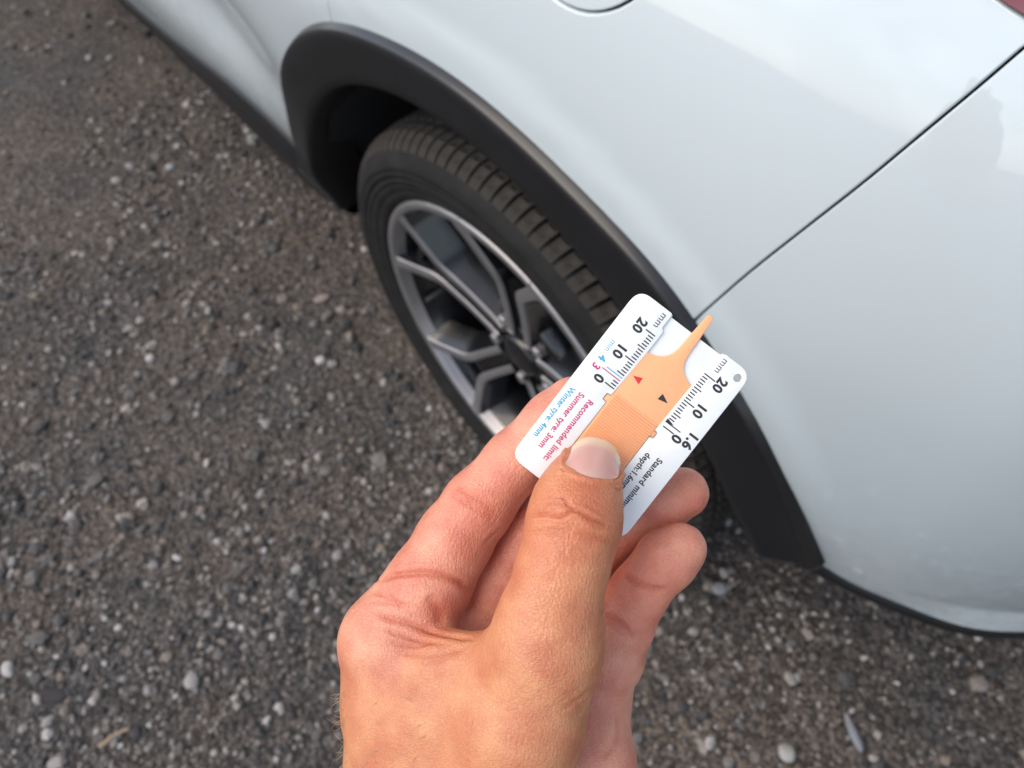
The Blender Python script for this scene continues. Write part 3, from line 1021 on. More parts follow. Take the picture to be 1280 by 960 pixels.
def hand_sdf(P):
    palm = None
    for n in PALM:
        s = chain_sdf(P, HAND[n], 5.0)
        palm = s if palm is None else smin(palm, s, 11.0)
    d = None
    for n in FINGERS:
        s = smin(palm, chain_sdf(P, HAND[n]), BLEND[n])
        d = s if d is None else np.minimum(d, s)
    return d

def surface_nets(lo, hi, h):
    ax = [np.arange(lo[i], hi[i] + h, h, dtype=np.float32) for i in range(3)]
    nx, ny, nz = map(len, ax)
    D = np.empty((nx, ny, nz), np.float32)
    # coarse pass first, refine only near the skin
    c = 6
    cx = [a[::c] for a in ax]
    G = np.stack(np.meshgrid(*cx, indexing='ij'), -1)
    Dc = hand_sdf(G)
    near = np.abs(Dc) < h * c * 1.9 + 2.0
    D[:] = np.repeat(np.repeat(np.repeat(Dc, c, 0), c, 1), c, 2)[:nx, :ny, :nz]
    idx = np.argwhere(near)
    off = np.arange(c)
    for s in range(0, len(idx), 3000):
        b = idx[s:s + 3000] * c
        I = (b[:, 0, None] + off)[:, :, None, None] + np.zeros((1, 1, c, c), int)
        Jx = (b[:, 1, None] + off)[:, None, :, None] + np.zeros((1, c, 1, c), int)
        K = (b[:, 2, None] + off)[:, None, None, :] + np.zeros((1, c, c, 1), int)
        I, Jx, K = I.ravel(), Jx.ravel(), K.ravel()
        ok = (I < nx) & (Jx < ny) & (K < nz)
        I, Jx, K = I[ok], Jx[ok], K[ok]
        D[I, Jx, K] = hand_sdf(np.stack([ax[0][I], ax[1][Jx], ax[2][K]], -1))
    S = D < 0
    # a cell is active when its corners differ
    cs = np.zeros((nx - 1, ny - 1, nz - 1), np.int8)
    for i in (0, 1):
        for j in (0, 1):
            for k in (0, 1):
                cs += S[i:nx - 1 + i, j:ny - 1 + j, k:nz - 1 + k]
    act = (cs > 0) & (cs < 8)
    cells = np.argwhere(act)
    vid = np.full(act.shape, -1, np.int64)
    vid[tuple(cells.T)] = np.arange(len(cells))
    acc = np.zeros((len(cells), 3))
    cnt = np.zeros(len(cells))
    corners = [(i, j, k) for i in (0, 1) for j in (0, 1) for k in (0, 1)]
    for a in corners:
        for dim in range(3):
            if a[dim] == 1: continue
            b = list(a)
            b[dim] = 1
            pa = cells + np.array(a)
            pb = cells + np.array(b)
            da = D[tuple(pa.T)]
            db = D[tuple(pb.T)]
            m = (da < 0) != (db < 0)
            t = np.where(m, da / (da - db + 1e-20), 0)
            p = np.array(a)[None] + t[:, None] * (np.array(b) - np.array(a))[None]
            acc[m] += p[m]
            cnt[m] += 1
    V = (cells + acc / cnt[:, None]) * h + np.array(lo)
    quads = []
    for dim in range(3):
        u, v = (dim + 1) % 3, (dim + 2) % 3
        sl0 = [slice(1, n - 1) for n in (nx, ny, nz)]
        sl0[dim] = slice(0, (nx, ny, nz)[dim] - 1)
        sl1 = list(sl0)
        sl1[dim] = slice(1, (nx, ny, nz)[dim])
        A, B = S[tuple(sl0)], S[tuple(sl1)]
        e = np.argwhere(A != B)
        st = np.ones(3, int)
        st[dim] = 0
        e = e + st
        flip = S[tuple(e.T)]
        def cell(du, dv):
            c_ = e.copy()
            c_[:, u] += du
            c_[:, v] += dv
            return vid[tuple(c_.T)]
        q = np.stack([cell(-1, -1), cell(0, -1), cell(0, 0), cell(-1, 0)], 1)
        q[~flip] = q[~flip][:, ::-1]
        quads.append(q)
    Q = np.vstack(quads)
    Q = Q[(Q >= 0).all(1)]
    return V, Q

def grad(P, e=.25):
    g = np.stack([hand_sdf(P + d) - hand_sdf(P - d) for d in np.eye(3, dtype=np.float32) * e], -1)
    return g / (np.linalg.norm(g, axis=-1, keepdims=True) + 1e-9)

def trace(dirs, start=180.0):
    """first skin point along directions (x/z, y/z) from the eye"""
    d = np.concatenate([np.asarray(dirs, float), np.ones((len(dirs), 1))], 1)
    ln = np.linalg.norm(d, axis=1)
    d /= ln[:, None]
    t = np.full(len(d), start)
    for _ in range(70):
        t += hand_sdf(d * t[:, None]) * .85
    return d * t[:, None], t < 330

def poly_dist(V, L):
    """distance to a 3-D polyline"""
    best = np.full(len(V), 1e9)
    for a, b in zip(L[:-1], L[1:]):
        best = np.minimum(best, seg_sdf(V, a, b, 0, 0))
    return best

def skin_mat():
    m, n, l, b = new_mat("skin")
    at = n.new("ShaderNodeAttribute")
    at.attribute_name = "tone"
    tc = n.new("ShaderNodeTexCoord")
    t1 = n.new("ShaderNodeTexNoise")
    t1.inputs["Scale"].default_value = 95
    t1.inputs["Detail"].default_value = 5
    t2 = n.new("ShaderNodeTexNoise")
    t2.inputs["Scale"].default_value = 1500
    t2.inputs["Detail"].default_value = 3
    v = n.new("ShaderNodeTexVoronoi")
    v.inputs["Scale"].default_value = 1500
    mp = n.new("ShaderNodeMapping")
    mp.inputs["Scale"].default_value = (1.0, 0.45, 1.0)
    mp.inputs["Rotation"].default_value = (0, 0, 0.5)
    l.new(tc.outputs["Object"], mp.inputs["Vector"])
    for t in (t1, t2): l.new(tc.outputs["Object"], t.inputs["Vector"])
    l.new(mp.outputs[0], v.inputs["Vector"])
    mr = n.new("ShaderNodeMapRange")
    mr.inputs[1].default_value = 0.3
    mr.inputs[2].default_value = 0.7
    mr.inputs[3].default_value = 0.70
    mr.inputs[4].default_value = 1.18
    l.new(t1.outputs["Fac"], mr.inputs[0])
    mr2 = n.new("ShaderNodeMapRange")
    mr2.inputs[1].default_value = 0.3
    mr2.inputs[2].default_value = 0.7
    mr2.inputs[3].default_value = 0.92
    mr2.inputs[4].default_value = 1.06
    l.new(t2.outputs["Fac"], mr2.inputs[0])
    mm_ = n.new("ShaderNodeMath")
    mm_.operation = 'MULTIPLY'
    l.new(mr.outputs[0], mm_.inputs[0])
    l.new(mr2.outputs[0], mm_.inputs[1])
    mix = n.new("ShaderNodeMix")
    mix.data_type = 'RGBA'
    mix.blend_type = 'MULTIPLY'
    mix.inputs[0].default_value = 1.0
    l.new(at.outputs["Color"], mix.inputs[6])
    # red varies least: mottling is pinker where darker
    cc = n.new("ShaderNodeCombineColor")
    pw = n.new("ShaderNodeMath")
    pw.operation = 'POWER'
    pw.inputs[1].default_value = 0.45
    l.new(mm_.outputs[0], pw.inputs[0])
    l.new(pw.outputs[0], cc.inputs[0])
    mq = n.new("ShaderNodeMath")
    mq.operation = 'MULTIPLY'
    FUR = n.new("ShaderNodeMapRange")  # shade of the skin furrows put into the colour, darker and redder
    FUR.name = "furrow_shade"
    FUR.inputs[2].default_value = 0.16
    FUR.inputs[3].default_value = 0.88
    FUR.inputs[4].default_value = 1.02
    l.new(mm_.outputs[0], mq.inputs[0])
    l.new(FUR.outputs[0], mq.inputs[1])
    l.new(mq.outputs[0], cc.inputs[1])
    l.new(mq.outputs[0], cc.inputs[2])
    l.new(cc.outputs[0], mix.inputs[7])
    l.new(mix.outputs[2], b.inputs["Base Color"])
    b.inputs["Roughness"].default_value = 0.40
    b.inputs["Specular IOR Level"].default_value = 0.5
    b.inputs["Subsurface Weight"].default_value = 0.38
    b.inputs["Subsurface Radius"].default_value = (1.0, 0.35, 0.2)
    b.inputs["Subsurface Scale"].default_value = 0.0022
    bp = n.new("ShaderNodeBump")
    bp.inputs["Strength"].default_value = 0.55
    bp.inputs["Distance"].default_value = 0.00025
    l.new(v.outputs["Distance"], bp.inputs["Height"])
    ve = n.new("ShaderNodeTexVoronoi")
    ve.feature = 'DISTANCE_TO_EDGE'
    ve.inputs["Scale"].default_value = 1050
    mpe = n.new("ShaderNodeMapping")
    mpe.inputs["Scale"].default_value = (0.55, 1.25, 1.0)
    mpe.inputs["Rotation"].default_value = (0, 0, -0.35)
    nz = n.new("ShaderNodeTexNoise")
    nz.inputs["Scale"].default_value = 250
    l.new(tc.outputs["Object"], nz.inputs["Vector"])
    vm = n.new("ShaderNodeVectorMath")
    vm.operation = 'MULTIPLY_ADD'
    vm.inputs[1].default_value = (.0022, .0022, .0022)
    l.new(nz.outputs["Color"], vm.inputs[0])
    l.new(tc.outputs["Object"], vm.inputs[2])
    l.new(vm.outputs[0], mpe.inputs["Vector"])
    l.new(mpe.outputs[0], ve.inputs["Vector"])
    l.new(ve.outputs["Distance"], FUR.inputs[0])
    mre = n.new("ShaderNodeMapRange")
    mre.inputs[2].default_value = 0.22
    l.new(ve.outputs["Distance"], mre.inputs[0])
    bpe = n.new("ShaderNodeBump")
    bpe.inputs["Strength"].default_value = 0.5
    bpe.inputs["Distance"].default_value = 0.00015
    l.new(mre.outputs[0], bpe.inputs["Height"])
    l.new(bp.outputs[0], bpe.inputs["Normal"])
    bp2 = n.new("ShaderNodeBump")
    bp2.inputs["Strength"].default_value = 0.3
    bp2.inputs["Distance"].default_value = 0.0006
    l.new(t1.outputs["Fac"], bp2.inputs["Height"])
    l.new(bpe.outputs[0], bp2.inputs["Normal"])
    l.new(bp2.outputs[0], b.inputs["Normal"])
    return m
SKIN = skin_mat()
ORIG = Vector((-7.0, 145.0, 240.0))        # wrist

def to_obj(V):
    return (V - np.array(ORIG)) * .001

# thumbnail frame: root line, tip direction
NAIL_C = (0.1015, 0.1215)                  # middle of the root, as x/z, y/z
def nail_outline():
    """(s across -1..1, t along 0..1) grid to directions"""
    ax = np.array((0.245, -0.97))
    cr = np.array((0.97, 0.245))
    return ax, cr

def make_hand():
    V, Q = surface_nets((-62., -8., 186.), (72., 190., 296.), .6)
    P = V.astype(np.float32)
    for _ in range(1):
        d = hand_sdf(P)
        P = P - d[:, None] * grad(P)
    N = grad(P)
    disp = np.zeros(len(P))
    red = np.zeros(len(P))
    for pts, depth, wid in CREASES:
        L, ok = trace(resample(catmull(pts, 6), .0012))
        L = L[ok]
        if len(L) < 2: continue
        near = ((P > L.min(0) - 6) & (P < L.max(0) + 6)).all(1)
        dd = poly_dist(P[near], L)
        s = np.linspace(0, 1, len(L))
        # fade at both ends of the line
        k = np.argmin(((P[near][:, None, :] - L[None, ::2]) ** 2).sum(2), 1) * 2
        fade = np.clip(np.minimum(s[np.minimum(k, len(L) - 1)], 1 - s[np.minimum(k, len(L) - 1)]) * 7 + .15, 0, 1)
        g = np.exp(-(dd / wid) ** 2)
        disp[near] -= depth * g * fade
        disp[near] += depth * .28 * np.exp(-((dd - wid * 2.4) / (wid * 1.2)) ** 2) * fade
        red[near] += np.exp(-(dd / (wid * 1.6)) ** 2) * fade * min(1, depth * 1.6)
    # lumpiness: tendons and pads
    def sn(s, seed):
        r = np.random.default_rng(seed)
        k = r.normal(size=(10, 3)) * s
        ph = r.uniform(0, 6.28, 10)
        return np.sin(P @ k.T + ph).mean(1)
    disp += .45 * sn(.16, 5) + .18 * sn(.5, 6)
    # nail bed
    ax, cr = nail_outline()
    uv = P[:, :2] / P[:, 2:3] - np.array(NAIL_C)
    sx = uv @ cr / .0375
    ty = uv @ ax / .0545
    front = (N[:, 2] < .1) & (P[:, 2] < 226)
    inn = front & (np.abs(sx) < 1.0) & (ty > -.02) & (ty < 1.25)
    disp[inn] -= .35
    edge = front & (np.abs(np.abs(sx) - 1.03) < .14) & (ty > -.1) & (ty < .85)
    disp[edge] += .6 * (1 - (np.abs(np.abs(sx) - 1.03)[edge] / .14) ** 2) * (1 - sstep(.4, .85, ty[edge]))
    root = ty - .09 * sx ** 2 - .10 * sx ** 6
    edge = front & (np.abs(sx) < 1.1) & (np.abs(root + .05) < .11)
    disp[edge] += .55 * (1 - (np.abs(root + .05)[edge] / .11) ** 2)
    P2 = P + N * disp[:, None]
    # tones: sun-tanned back of the hand, pinker palm side
    names = {}
    for n in FINGERS: names[n] = chain_sdf(P, HAND[n])
    palm_side = np.minimum.reduce([names[n] for n in ("index", "middle", "ring", "pinky")] + [chain_sdf(P, HAND["palm_pad"]), seg_sdf(P, HAND["meta_pinky"][0][:3], HAND["meta_pinky"][1][:3], 14, 14) + 1.5])
    back = np.minimum.reduce([names["thumb"], chain_sdf(P, HAND["thumb_meta"]), chain_sdf(P, HAND["interosseous"]), chain_sdf(P, HAND["web"]) + 1.5, chain_sdf(P, HAND["meta_index"]) + 1.0, chain_sdf(P, HAND["forearm"])])
    m = 1 / (1 + np.exp(-(back - palm_side) / 1.6))
    # dorsal sides of the fingers stay tanned
    m = m * (1 - .8 * sstep(.2, .8, N[:, 2]))
    tan = np.array((0.555, 0.240, 0.118))
    pink = np.array((0.655, 0.302, 0.204))
    C = tan * (1 - m[:, None]) + pink * m[:, None]
    def blush(c, rad, amt, col=(1.0, .74, .68)):
        d = np.linalg.norm(P - np.array(c), axis=1)
        g = (amt * np.exp(-(d / rad) ** 2))[:, None]
        return 1 - g + g * np.array(col)
    for n, i, rad, amt in (("ring", 5, 9, .9), ("pinky", 4, 8, .8), ("pinky", 3, 8, .4), ("index", 3, 13, .75), ("index", 1, 12, .4), ("middle", 1, 14, .35), ("thumb", 3, 15, .55), ("thumb", 1, 10, .35)):
        C *= blush(HAND[n][i][:3], rad + HAND[n][i][3] * .6, amt)
    rr = np.clip(red, 0, 1)[:, None]
    C *= 1 - rr * (1 - np.array((.86, .66, .60)))
    C = np.clip(C, 0, 1)
    me = fast_mesh("hand", to_obj(P2), Q, SKIN)
    a = me.attributes.new("tone", 'FLOAT_COLOR', 'POINT')
    a.data.foreach_set("color", np.c_[C, np.ones(len(C))].astype(np.float32).ravel())
    o = link(bpy.data.objects.new("hand", me))
    o.matrix_world = Matrix.Translation(CAM + M_EYE @ (ORIG * .001)) @ M_EYE.to_4x4()
    tag(o, "bare tanned hand pinching the white tread gauge between thumb and fingers", "hand")
    return o
hand = make_hand()

def nail_mat():
    m, n, l, b = new_mat("nail")
    at = n.new("ShaderNodeAttribute")
    at.attribute_name = "tone"
    l.new(at.outputs["Color"], b.inputs["Base Color"])
    b.inputs["Roughness"].default_value = 0.22
    b.inputs["Subsurface Weight"].default_value = 0.35
    b.inputs["Subsurface Radius"].default_value = (1.0, 0.5, 0.35)
    b.inputs["Subsurface Scale"].default_value = 0.0012
    b.inputs["Coat Weight"].default_value = 0.35
    b.inputs["Coat Roughness"].default_value = 0.2
    return m
NAIL = nail_mat()

def thumbnail():
    ax, cr = nail_outline()
    ns, nt = 33, 30
    rows, tone = [], []
    D = np.zeros((nt, ns, 2))
    T = np.zeros((nt, ns))
    Sx = np.zeros((nt, ns))
    for i in range(nt):
        t = i / (nt - 1)
        for j in range(ns):
            s = 2 * j / (ns - 1) - 1
            # outline: flat root with rounded corners, round free edge
            t0 = .09 * s * s + .10 * s ** 6
            t1 = math.sqrt(max(0, 1 - (abs(s) * .94) ** 2.6)) * 1.0
            tt = t0 + (t1 - t0) * t
            wid = .0365 * (1 - .03 * (1 - t))
            D[i, j] = np.array(NAIL_C) + ax * tt * .0525 + cr * s * wid
            T[i, j] = t
            Sx[i, j] = s
    Pp, ok = trace(D.reshape(-1, 2), 195.0)
    Pp = Pp.reshape(nt, ns, 3)
    # a plate of its own: smooth saddle fitted to the flesh under it
    z = Pp[..., 2]
    A = np.stack([np.ones_like(T), T, T ** 2, Sx, Sx ** 2, Sx ** 4, T * Sx ** 2], -1).reshape(-1, 7)
    okr = (ok.reshape(nt, ns) & (T < .86) & (np.abs(Sx) < .93)).ravel()
    co, *_ = np.linalg.lstsq(A[okr], z.ravel()[okr], rcond=None)
    zf = (A @ co).reshape(nt, ns) + .10
    zf = zf - .30 * sstep(.05, .6, T) + .012 * np.sin(Sx * 40)
    Pn = np.dstack([D * zf[..., None], zf])
    V = list(Pn.reshape(-1, 3))
    Fc = [(i * ns + j, i * ns + j + 1, (i + 1) * ns + j + 1, (i + 1) * ns + j) for i in range(nt - 1) for j in range(ns - 1)]
    Fc = [f[::-1] for f in Fc]
    loop = [j for j in range(ns)] + [i * ns + ns - 1 for i in range(1, nt)] + [(nt - 1) * ns + j for j in range(ns - 2, -1, -1)] + [i * ns for i in range(nt - 2, 0, -1)]
    b0 = len(V)
    V += [V[q] + np.array((0, 0, 1.0)) for q in loop]
    L = len(loop)
    Fc += [(loop[i], loop[(i + 1) % L], b0 + (i + 1) % L, b0 + i) for i in range(L)]
    bed = np.array((0.60, 0.335, 0.285))
    free = np.array((0.70, 0.50, 0.33))
    lun = np.array((0.68, 0.45, 0.40))
    Tt = T + .10 * Sx ** 2
    fr = sstep(.72, .93, Tt)[..., None]
    C = bed * (1 - fr) + free * fr
    lu = (np.exp(-((T / .16) ** 2 + (Sx / .55) ** 2)))[..., None] * .6
    C = C * (1 - lu) + lun * lu
    C = np.vstack([C.reshape(-1, 3), C.reshape(-1, 3)[loop]])
    o = mesh_obj("thumbnail", to_obj(np.array(V)), Fc, NAIL, hand)
    a = o.data.attributes.new("tone", 'FLOAT_COLOR', 'POINT')
    a.data.foreach_set("color", np.c_[C, np.ones(len(C))].astype(np.float32).ravel())
thumbnail()

# ------------------------------------------------------------------ tread depth gauge (millimetres)
G_C = Vector((35.69, 9.60, 231.90))
G_U = Vector((0.6081, -0.7921, -0.0528)).normalized()
G_V = Vector((0.7930, 0.6092, -0.0070))
G_V = (G_V - G_U * G_V.dot(G_U)).normalized()
G_N = G_U.cross(G_V)
GL, GW = 63.8, 42.5
gauge = empty("tread_depth_gauge")
gauge.matrix_world = Matrix.Translation(CAM + M_EYE @ (G_C * .001)) @ (M_EYE @ Matrix((-G_U, G_V, -G_N)).transposed()).to_4x4()
tag(gauge, "white plastic tread depth gauge with orange sliding pin held in the hand", "gauge")
WHITE_P = pmat("white_plastic", (0.75, 0.775, 0.775), 0.34, spec=0.5, var=0.02, vscale=400, bump=0.06, bscale=2500)
ORANGE_P = pmat("orange_plastic", (0.87, 0.415, 0.205), 0.38, spec=0.45, var=0.05, vscale=250, bump=0.05, bscale=2000)
for m_, rad in ((WHITE_P, .0006), (ORANGE_P, .0012)):
    b_ = m_.node_tree.nodes["Principled BSDF"]
    b_.inputs["Subsurface Weight"].default_value = 0.25
    b_.inputs["Subsurface Radius"].default_value = (1.0, 0.7, 0.4)
    b_.inputs["Subsurface Scale"].default_value = rad
def ink(name, c):
    return pmat(name, c, 0.55, var=0.25, vscale=900)
INK_K, INK_B, INK_R, INK_RED = ink("ink_black", (.022, .020, .022)), ink("ink_blue", (.06, .36, .55)), ink("ink_crimson", (.52, .045, .16)), ink("ink_red", (.62, .02, .03))

def gp(a, b): return (-(a - GL / 2), b - GW / 2)      # along from the thumb end, across from the winter-tyre edge

def slab(name, outer, z0, z1, mat, parent, holes=(), bev=.18):
    """flat moulded piece with softened edges; outlines in mm"""
    loops = []
    for lp, s in [(outer, 1)] + [(h, -1) for h in holes]:
        P = np.array(lp, float)
        area = .5 * np.sum(P[:, 0] * np.roll(P[:, 1], -1) - np.roll(P[:, 0], -1) * P[:, 1])
        if area < 0: P = P[::-1]
        t = np.roll(P, -1, 0) - np.roll(P, 1, 0)
        t /= np.linalg.norm(t, axis=1)[:, None] + 1e-12
        nin = np.stack([-t[:, 1], t[:, 0]], 1) * s
        loops.append((P, nin, s))
    V, Fc = [], []
    caps = []
    for P, nin, s in loops:
        n = len(P)
        rings = []
        for d, z in ((bev, z0), (0, z0 + bev), (0, z1 - bev), (bev * .3, z1 - bev * .3), (bev, z1)):
            ids = []
            for q in P + nin * d:
                ids.append(len(V))
                V.append((q[0], q[1], z))
            rings.append(ids)
        for r0, r1 in zip(rings[:-1], rings[1:]):
            for i in range(n):
                j = (i + 1) % n
                f = (r0[i], r0[j], r1[j], r1[i])
                Fc.append(f if s > 0 else f[::-1])
        caps.append((rings[0], rings[-1]))
    VA = np.array(V)
    for top in (0, 1):
        ids = [i for c_ in caps for i in c_[top]]
        ed, b = [], 0
        for c_ in caps:
            n = len(c_[top])
            ed += [(b + i, b + (i + 1) % n) for i in range(n)]
            b += n
        vs, es, fs, *_ = delaunay_2d_cdt([Vector(VA[i, :2]) for i in ids], ed, [], 0, 1e-9)
        vs = np.array([tuple(v) for v in vs])
        mp = [ids[int(np.argmin(((VA[ids, :2] - v) ** 2).sum(1)))] for v in vs]
        cen = np.array([vs[list(f)].mean(0) for f in fs])
        ok = inside(VA[caps[0][top], :2], cen)
        for c_ in caps[1:]: ok &= ~inside(VA[c_[top], :2], cen)
        for f, k in zip(fs, ok):
            if k:
                g = tuple(mp[i] for i in f)
                a, b_, c3 = (VA[i] for i in g)
                up = np.cross(b_ - a, c3 - a)[2] > 0
                Fc.append(g if up == bool(top) else g[::-1])
    o = mesh_obj(name, np.array(V) * .001, Fc, mat, parent, smooth=False)
    for p in o.data.polygons: p.use_smooth = len(p.vertices) == 4
    try: o.data.set_sharp_from_angle(angle=math.radians(50))
    except Exception: pass
    return o

def rounded(corners, n=8):
    """corner list of (a, b, radius)"""
    out = []
    m = len(corners)
    for i, (a, b, r) in enumerate(corners):
        p = np.array((a, b), float)
        if r <= 0:
            out.append(tuple(p))
            continue
        q0 = np.array(corners[i - 1][:2], float) - p
        q1 = np.array(corners[(i + 1) % m][:2], float) - p
        q0 /= np.linalg.norm(q0)
        q1 /= np.linalg.norm(q1)
        for t in np.linspace(0, 1, n):
            out.append(tuple(p + q0 * r * (1 - t) ** 2 + q1 * r * t ** 2))
    return [gp(*q) for q in out]

HOLE = [gp(60.4 + 1.25 * math.cos(t), 39.7 + 1.25 * math.sin(t)) for t in np.linspace(0, 2 * math.pi, 24, endpoint=False)]
slab("base_plate", rounded([(0, 0, 4.5), (0, GW, 4.5), (GL - .2, GW, 4.5), (GL - .2, 31.8, .0), (GL - .9, 31.5, 0), (GL - .9, 13.1, 0), (GL - .2, 12.8, 0), (GL - .2, 0, 4.5)]), -2.4, -.95, WHITE_P, gauge, [HOLE])
slab("rail", rounded([(0, 0, 4.5), (0, 12.9, 0), (30.6, 12.95, 0), (30.9, 11.5, .3), (33.2, 11.5, .3), (33.4, 12.95, .2), (50.0, 13.6, 0), (57.9, 13.6, .6), (58.6, 12.6, .6), (GL, 12.6, .8), (GL, 0, 4.5)]), -1.0, 0, WHITE_P, gauge)
slab("rail", rounded([(0, 29.8, 0), (0, GW, 4.5), (GL, GW, 4.5), (GL, 32.0, .8), (58.2, 31.6, .5), (57.4, 30.3, .5), (33.0, 29.8, .2), (32.8, 31.0, .3), (30.6, 31.0, .3), (30.4, 29.7, .2)]), -1.0, 0, WHITE_P, gauge, [HOLE])
half = []
for a_, h_ in ((50.2, 8.9), (50.35, 7.6), (50.7, 6.3), (51.3, 5.0), (52.1, 3.85), (53.2, 2.9), (54.6, 2.2), (56.4, 1.8), (59.0, 1.6), (63.0, 1.45), (67.0, 1.2), (69.3, 1.05), (70.05, .75)):
    half.append((a_, 22.05 - h_))
half = half + [(70.35, 22.1)] + [(a_ + (.3 if h2 > 60 else 0), 44.15 - b_) for (a_, b_), h2 in zip(half[::-1], [0] * 13)]
slider_poly = [gp(2.5, 13.2), gp(2.5, 29.6)] + [gp(30.8, 29.6), gp(30.9, 30.7), gp(32.5, 30.7), gp(32.6, 29.8)] + [gp(a, b) for a, b in half[::-1]] + [gp(33.0, 13.1), gp(32.9, 11.8), gp(31.2, 11.8), gp(31.1, 13.05)]
slider = slab("slider", slider_poly, -.94, -.12, ORANGE_P, gauge, bev=.15)
V, Fc = [], []
for a in np.arange(3.2, 34.6, .84):
    x0, y0 = gp(a, 13.7)
    x1, y1 = gp(a, 29.3)
    b0 = len(V)
    for y in (y0, y1):
        V += [(x0 - .27, y, -.15), (x0 - .23, y, .34), (x0 + .23, y, .34), (x0 + .27, y, -.15)]
    Fc += [(b0, b0 + 1, b0 + 5, b0 + 4), (b0 + 1, b0 + 2, b0 + 6, b0 + 5), (b0 + 2, b0 + 3, b0 + 7, b0 + 6), (b0, b0 + 3, b0 + 2, b0 + 1), (b0 + 4, b0 + 5, b0 + 6, b0 + 7)]
mesh_obj("grip_ridges", np.array(V) * .001, Fc, ORANGE_P, slider, smooth=False)

def flat(name, polys, z, mat, parent):
    V, Fc = [], []
    for P in polys:
        b = len(V)
        V += [(x, y, z) for x, y in P]
        Fc.append(tuple(range(b, b + len(P))))
    V = np.array(V) * .001
    o = mesh_obj(name, V, Fc, mat, parent, smooth=False)
    me = o.data
    for p in me.polygons:
        if p.normal.z < 0: p.flip()
    return o
flat("pointer_mark", [[gp(42.0, 14.4), gp(43.2, 17.3), gp(40.9, 17.4)]], -.10, INK_RED, slider)
flat("pointer_mark", [[gp(41.7, 27.9), gp(43.1, 24.9), gp(40.9, 24.6)]], -.10, INK_K, slider)
def tick(a, b0, b1, w_=.40):
    return [gp(a - w_ / 2, b0), gp(a + w_ / 2, b0), gp(a + w_ / 2, b1), gp(a - w_ / 2, b1)]
A0 = 35.3
tl, tr = [], []
for i in range(21):
    ln = 3.5 if i % 10 == 0 else (2.7 if i % 5 == 0 else 1.9)
    if i not in (3, 4):
        tl.append(tick(A0 + i, 12.45 - ln, 12.45))
    if i not in (1, 2): tr.append(tick(A0 + i + .2, 30.9, 30.9 + ln * (1.15 if i % 10 == 0 else 1)))
tr.append(tick(A0 + 1.8, 30.9, 36.2, .36))
tr.append([gp(A0 + 2.9, 30.6), gp(A0 + 1.5, 30.6), gp(A0 + 2.2, 33.4)])
flat("scale_ticks", tl, .03, INK_K, gauge)
flat("scale_ticks", tr, .03, INK_K, gauge)
flat("limit_line", [tick(A0 + 3, 5.6, 12.45, .34)], .03, INK_R, gauge)
flat("limit_line", [tick(A0 + 4, 6.6, 12.45, .34)], .03, INK_B, gauge)

def lettering(name, txt, a, b, height, mat, length=None, bold=.0, anchor='L'):
    cu = bpy.data.curves.new("lettering", 'FONT')
    cu.body = txt
    cu.size = 1.0
    cu.offset = bold
    cu.space_character = 1.06
    cu.resolution_u = 3
    t = bpy.data.objects.new("lettering", cu)
    COL.objects.link(t)
    bpy.context.view_layer.update()
    me = bpy.data.meshes.new_from_object(t.evaluated_get(bpy.context.evaluated_depsgraph_get()))
    bpy.data.objects.remove(t)
    co = np.array([v.co for v in me.vertices])
    mn, mx = co.min(0), co.max(0)
    sy = height / .72
    sx = sy if length is None else length / (mx[0] - mn[0])
    x0, y0 = gp(a, b)
    ox = x0 if anchor == 'L' else x0 - (mx[0] - mn[0]) * sx / 2
    co2 = np.stack([ox + (co[:, 0] - mn[0]) * sx, y0 + (co[:, 1] - .36) * sy, np.full(len(co), .035)], 1) * .001
    me.vertices.foreach_set("co", co2.astype(np.float32).ravel())
    me.materials.clear()
    me.materials.append(mat)
    me.update()
    o = bpy.data.objects.new(name, me)
    return link(o, gauge)
for a, t in ((0, "0"), (10, "10"), (20, "20")):
    lettering("printed_number", t, A0 + a - .2, 6.9, 3.1, INK_K, bold=.04, anchor='C')
    lettering("printed_number", t, A0 + a + (.1 if a else -.5), 36.9 if a else 36.6, 3.1, INK_K, bold=.04, anchor='C')
lettering("printed_number", "3", A0 + 2.2, 4.0, 2.5, INK_R, bold=.03, anchor='C')
lettering("printed_number", "4", A0 + 5.3, 4.0, 2.5, INK_B, bold=.03, anchor='C')
lettering("printed_lettering", "min", A0 + 9.6, 3.7, 1.9, INK_B, bold=.0, anchor='C', length=3.6)
lettering("printed_lettering", "mm", 59.9, 11.0, 2.3, INK_K, bold=.0, anchor='C', length=4.6)
lettering("printed_lettering", "mm", 60.2, 33.8, 2.3, INK_K, bold=.0, anchor='C', length=4.6)
lettering("printed_number", "1.6", A0 + 1.2, 40.3, 3.1, INK_K, bold=.04, anchor='C')
lettering("printed_lettering", "Recommended limit:", 28.2, 9.3, 1.95, INK_R, 22.6, bold=.028)
lettering("printed_lettering", "Summer tyre: 3mm", 28.4, 5.8, 1.95, INK_R, 20.6, bold=.028)
lettering("printed_lettering", "Winter tyre: 4mm", 28.2, 2.5, 1.95, INK_B, 18.6, bold=.028)
lettering("printed_lettering", "Standard minimum", 27.0, 36.6, 1.95, INK_K, 20.5, bold=.028)
lettering("printed_lettering", "depth:1.6mm", 26.2, 32.9, 1.95, INK_K, 13.6, bold=.028)

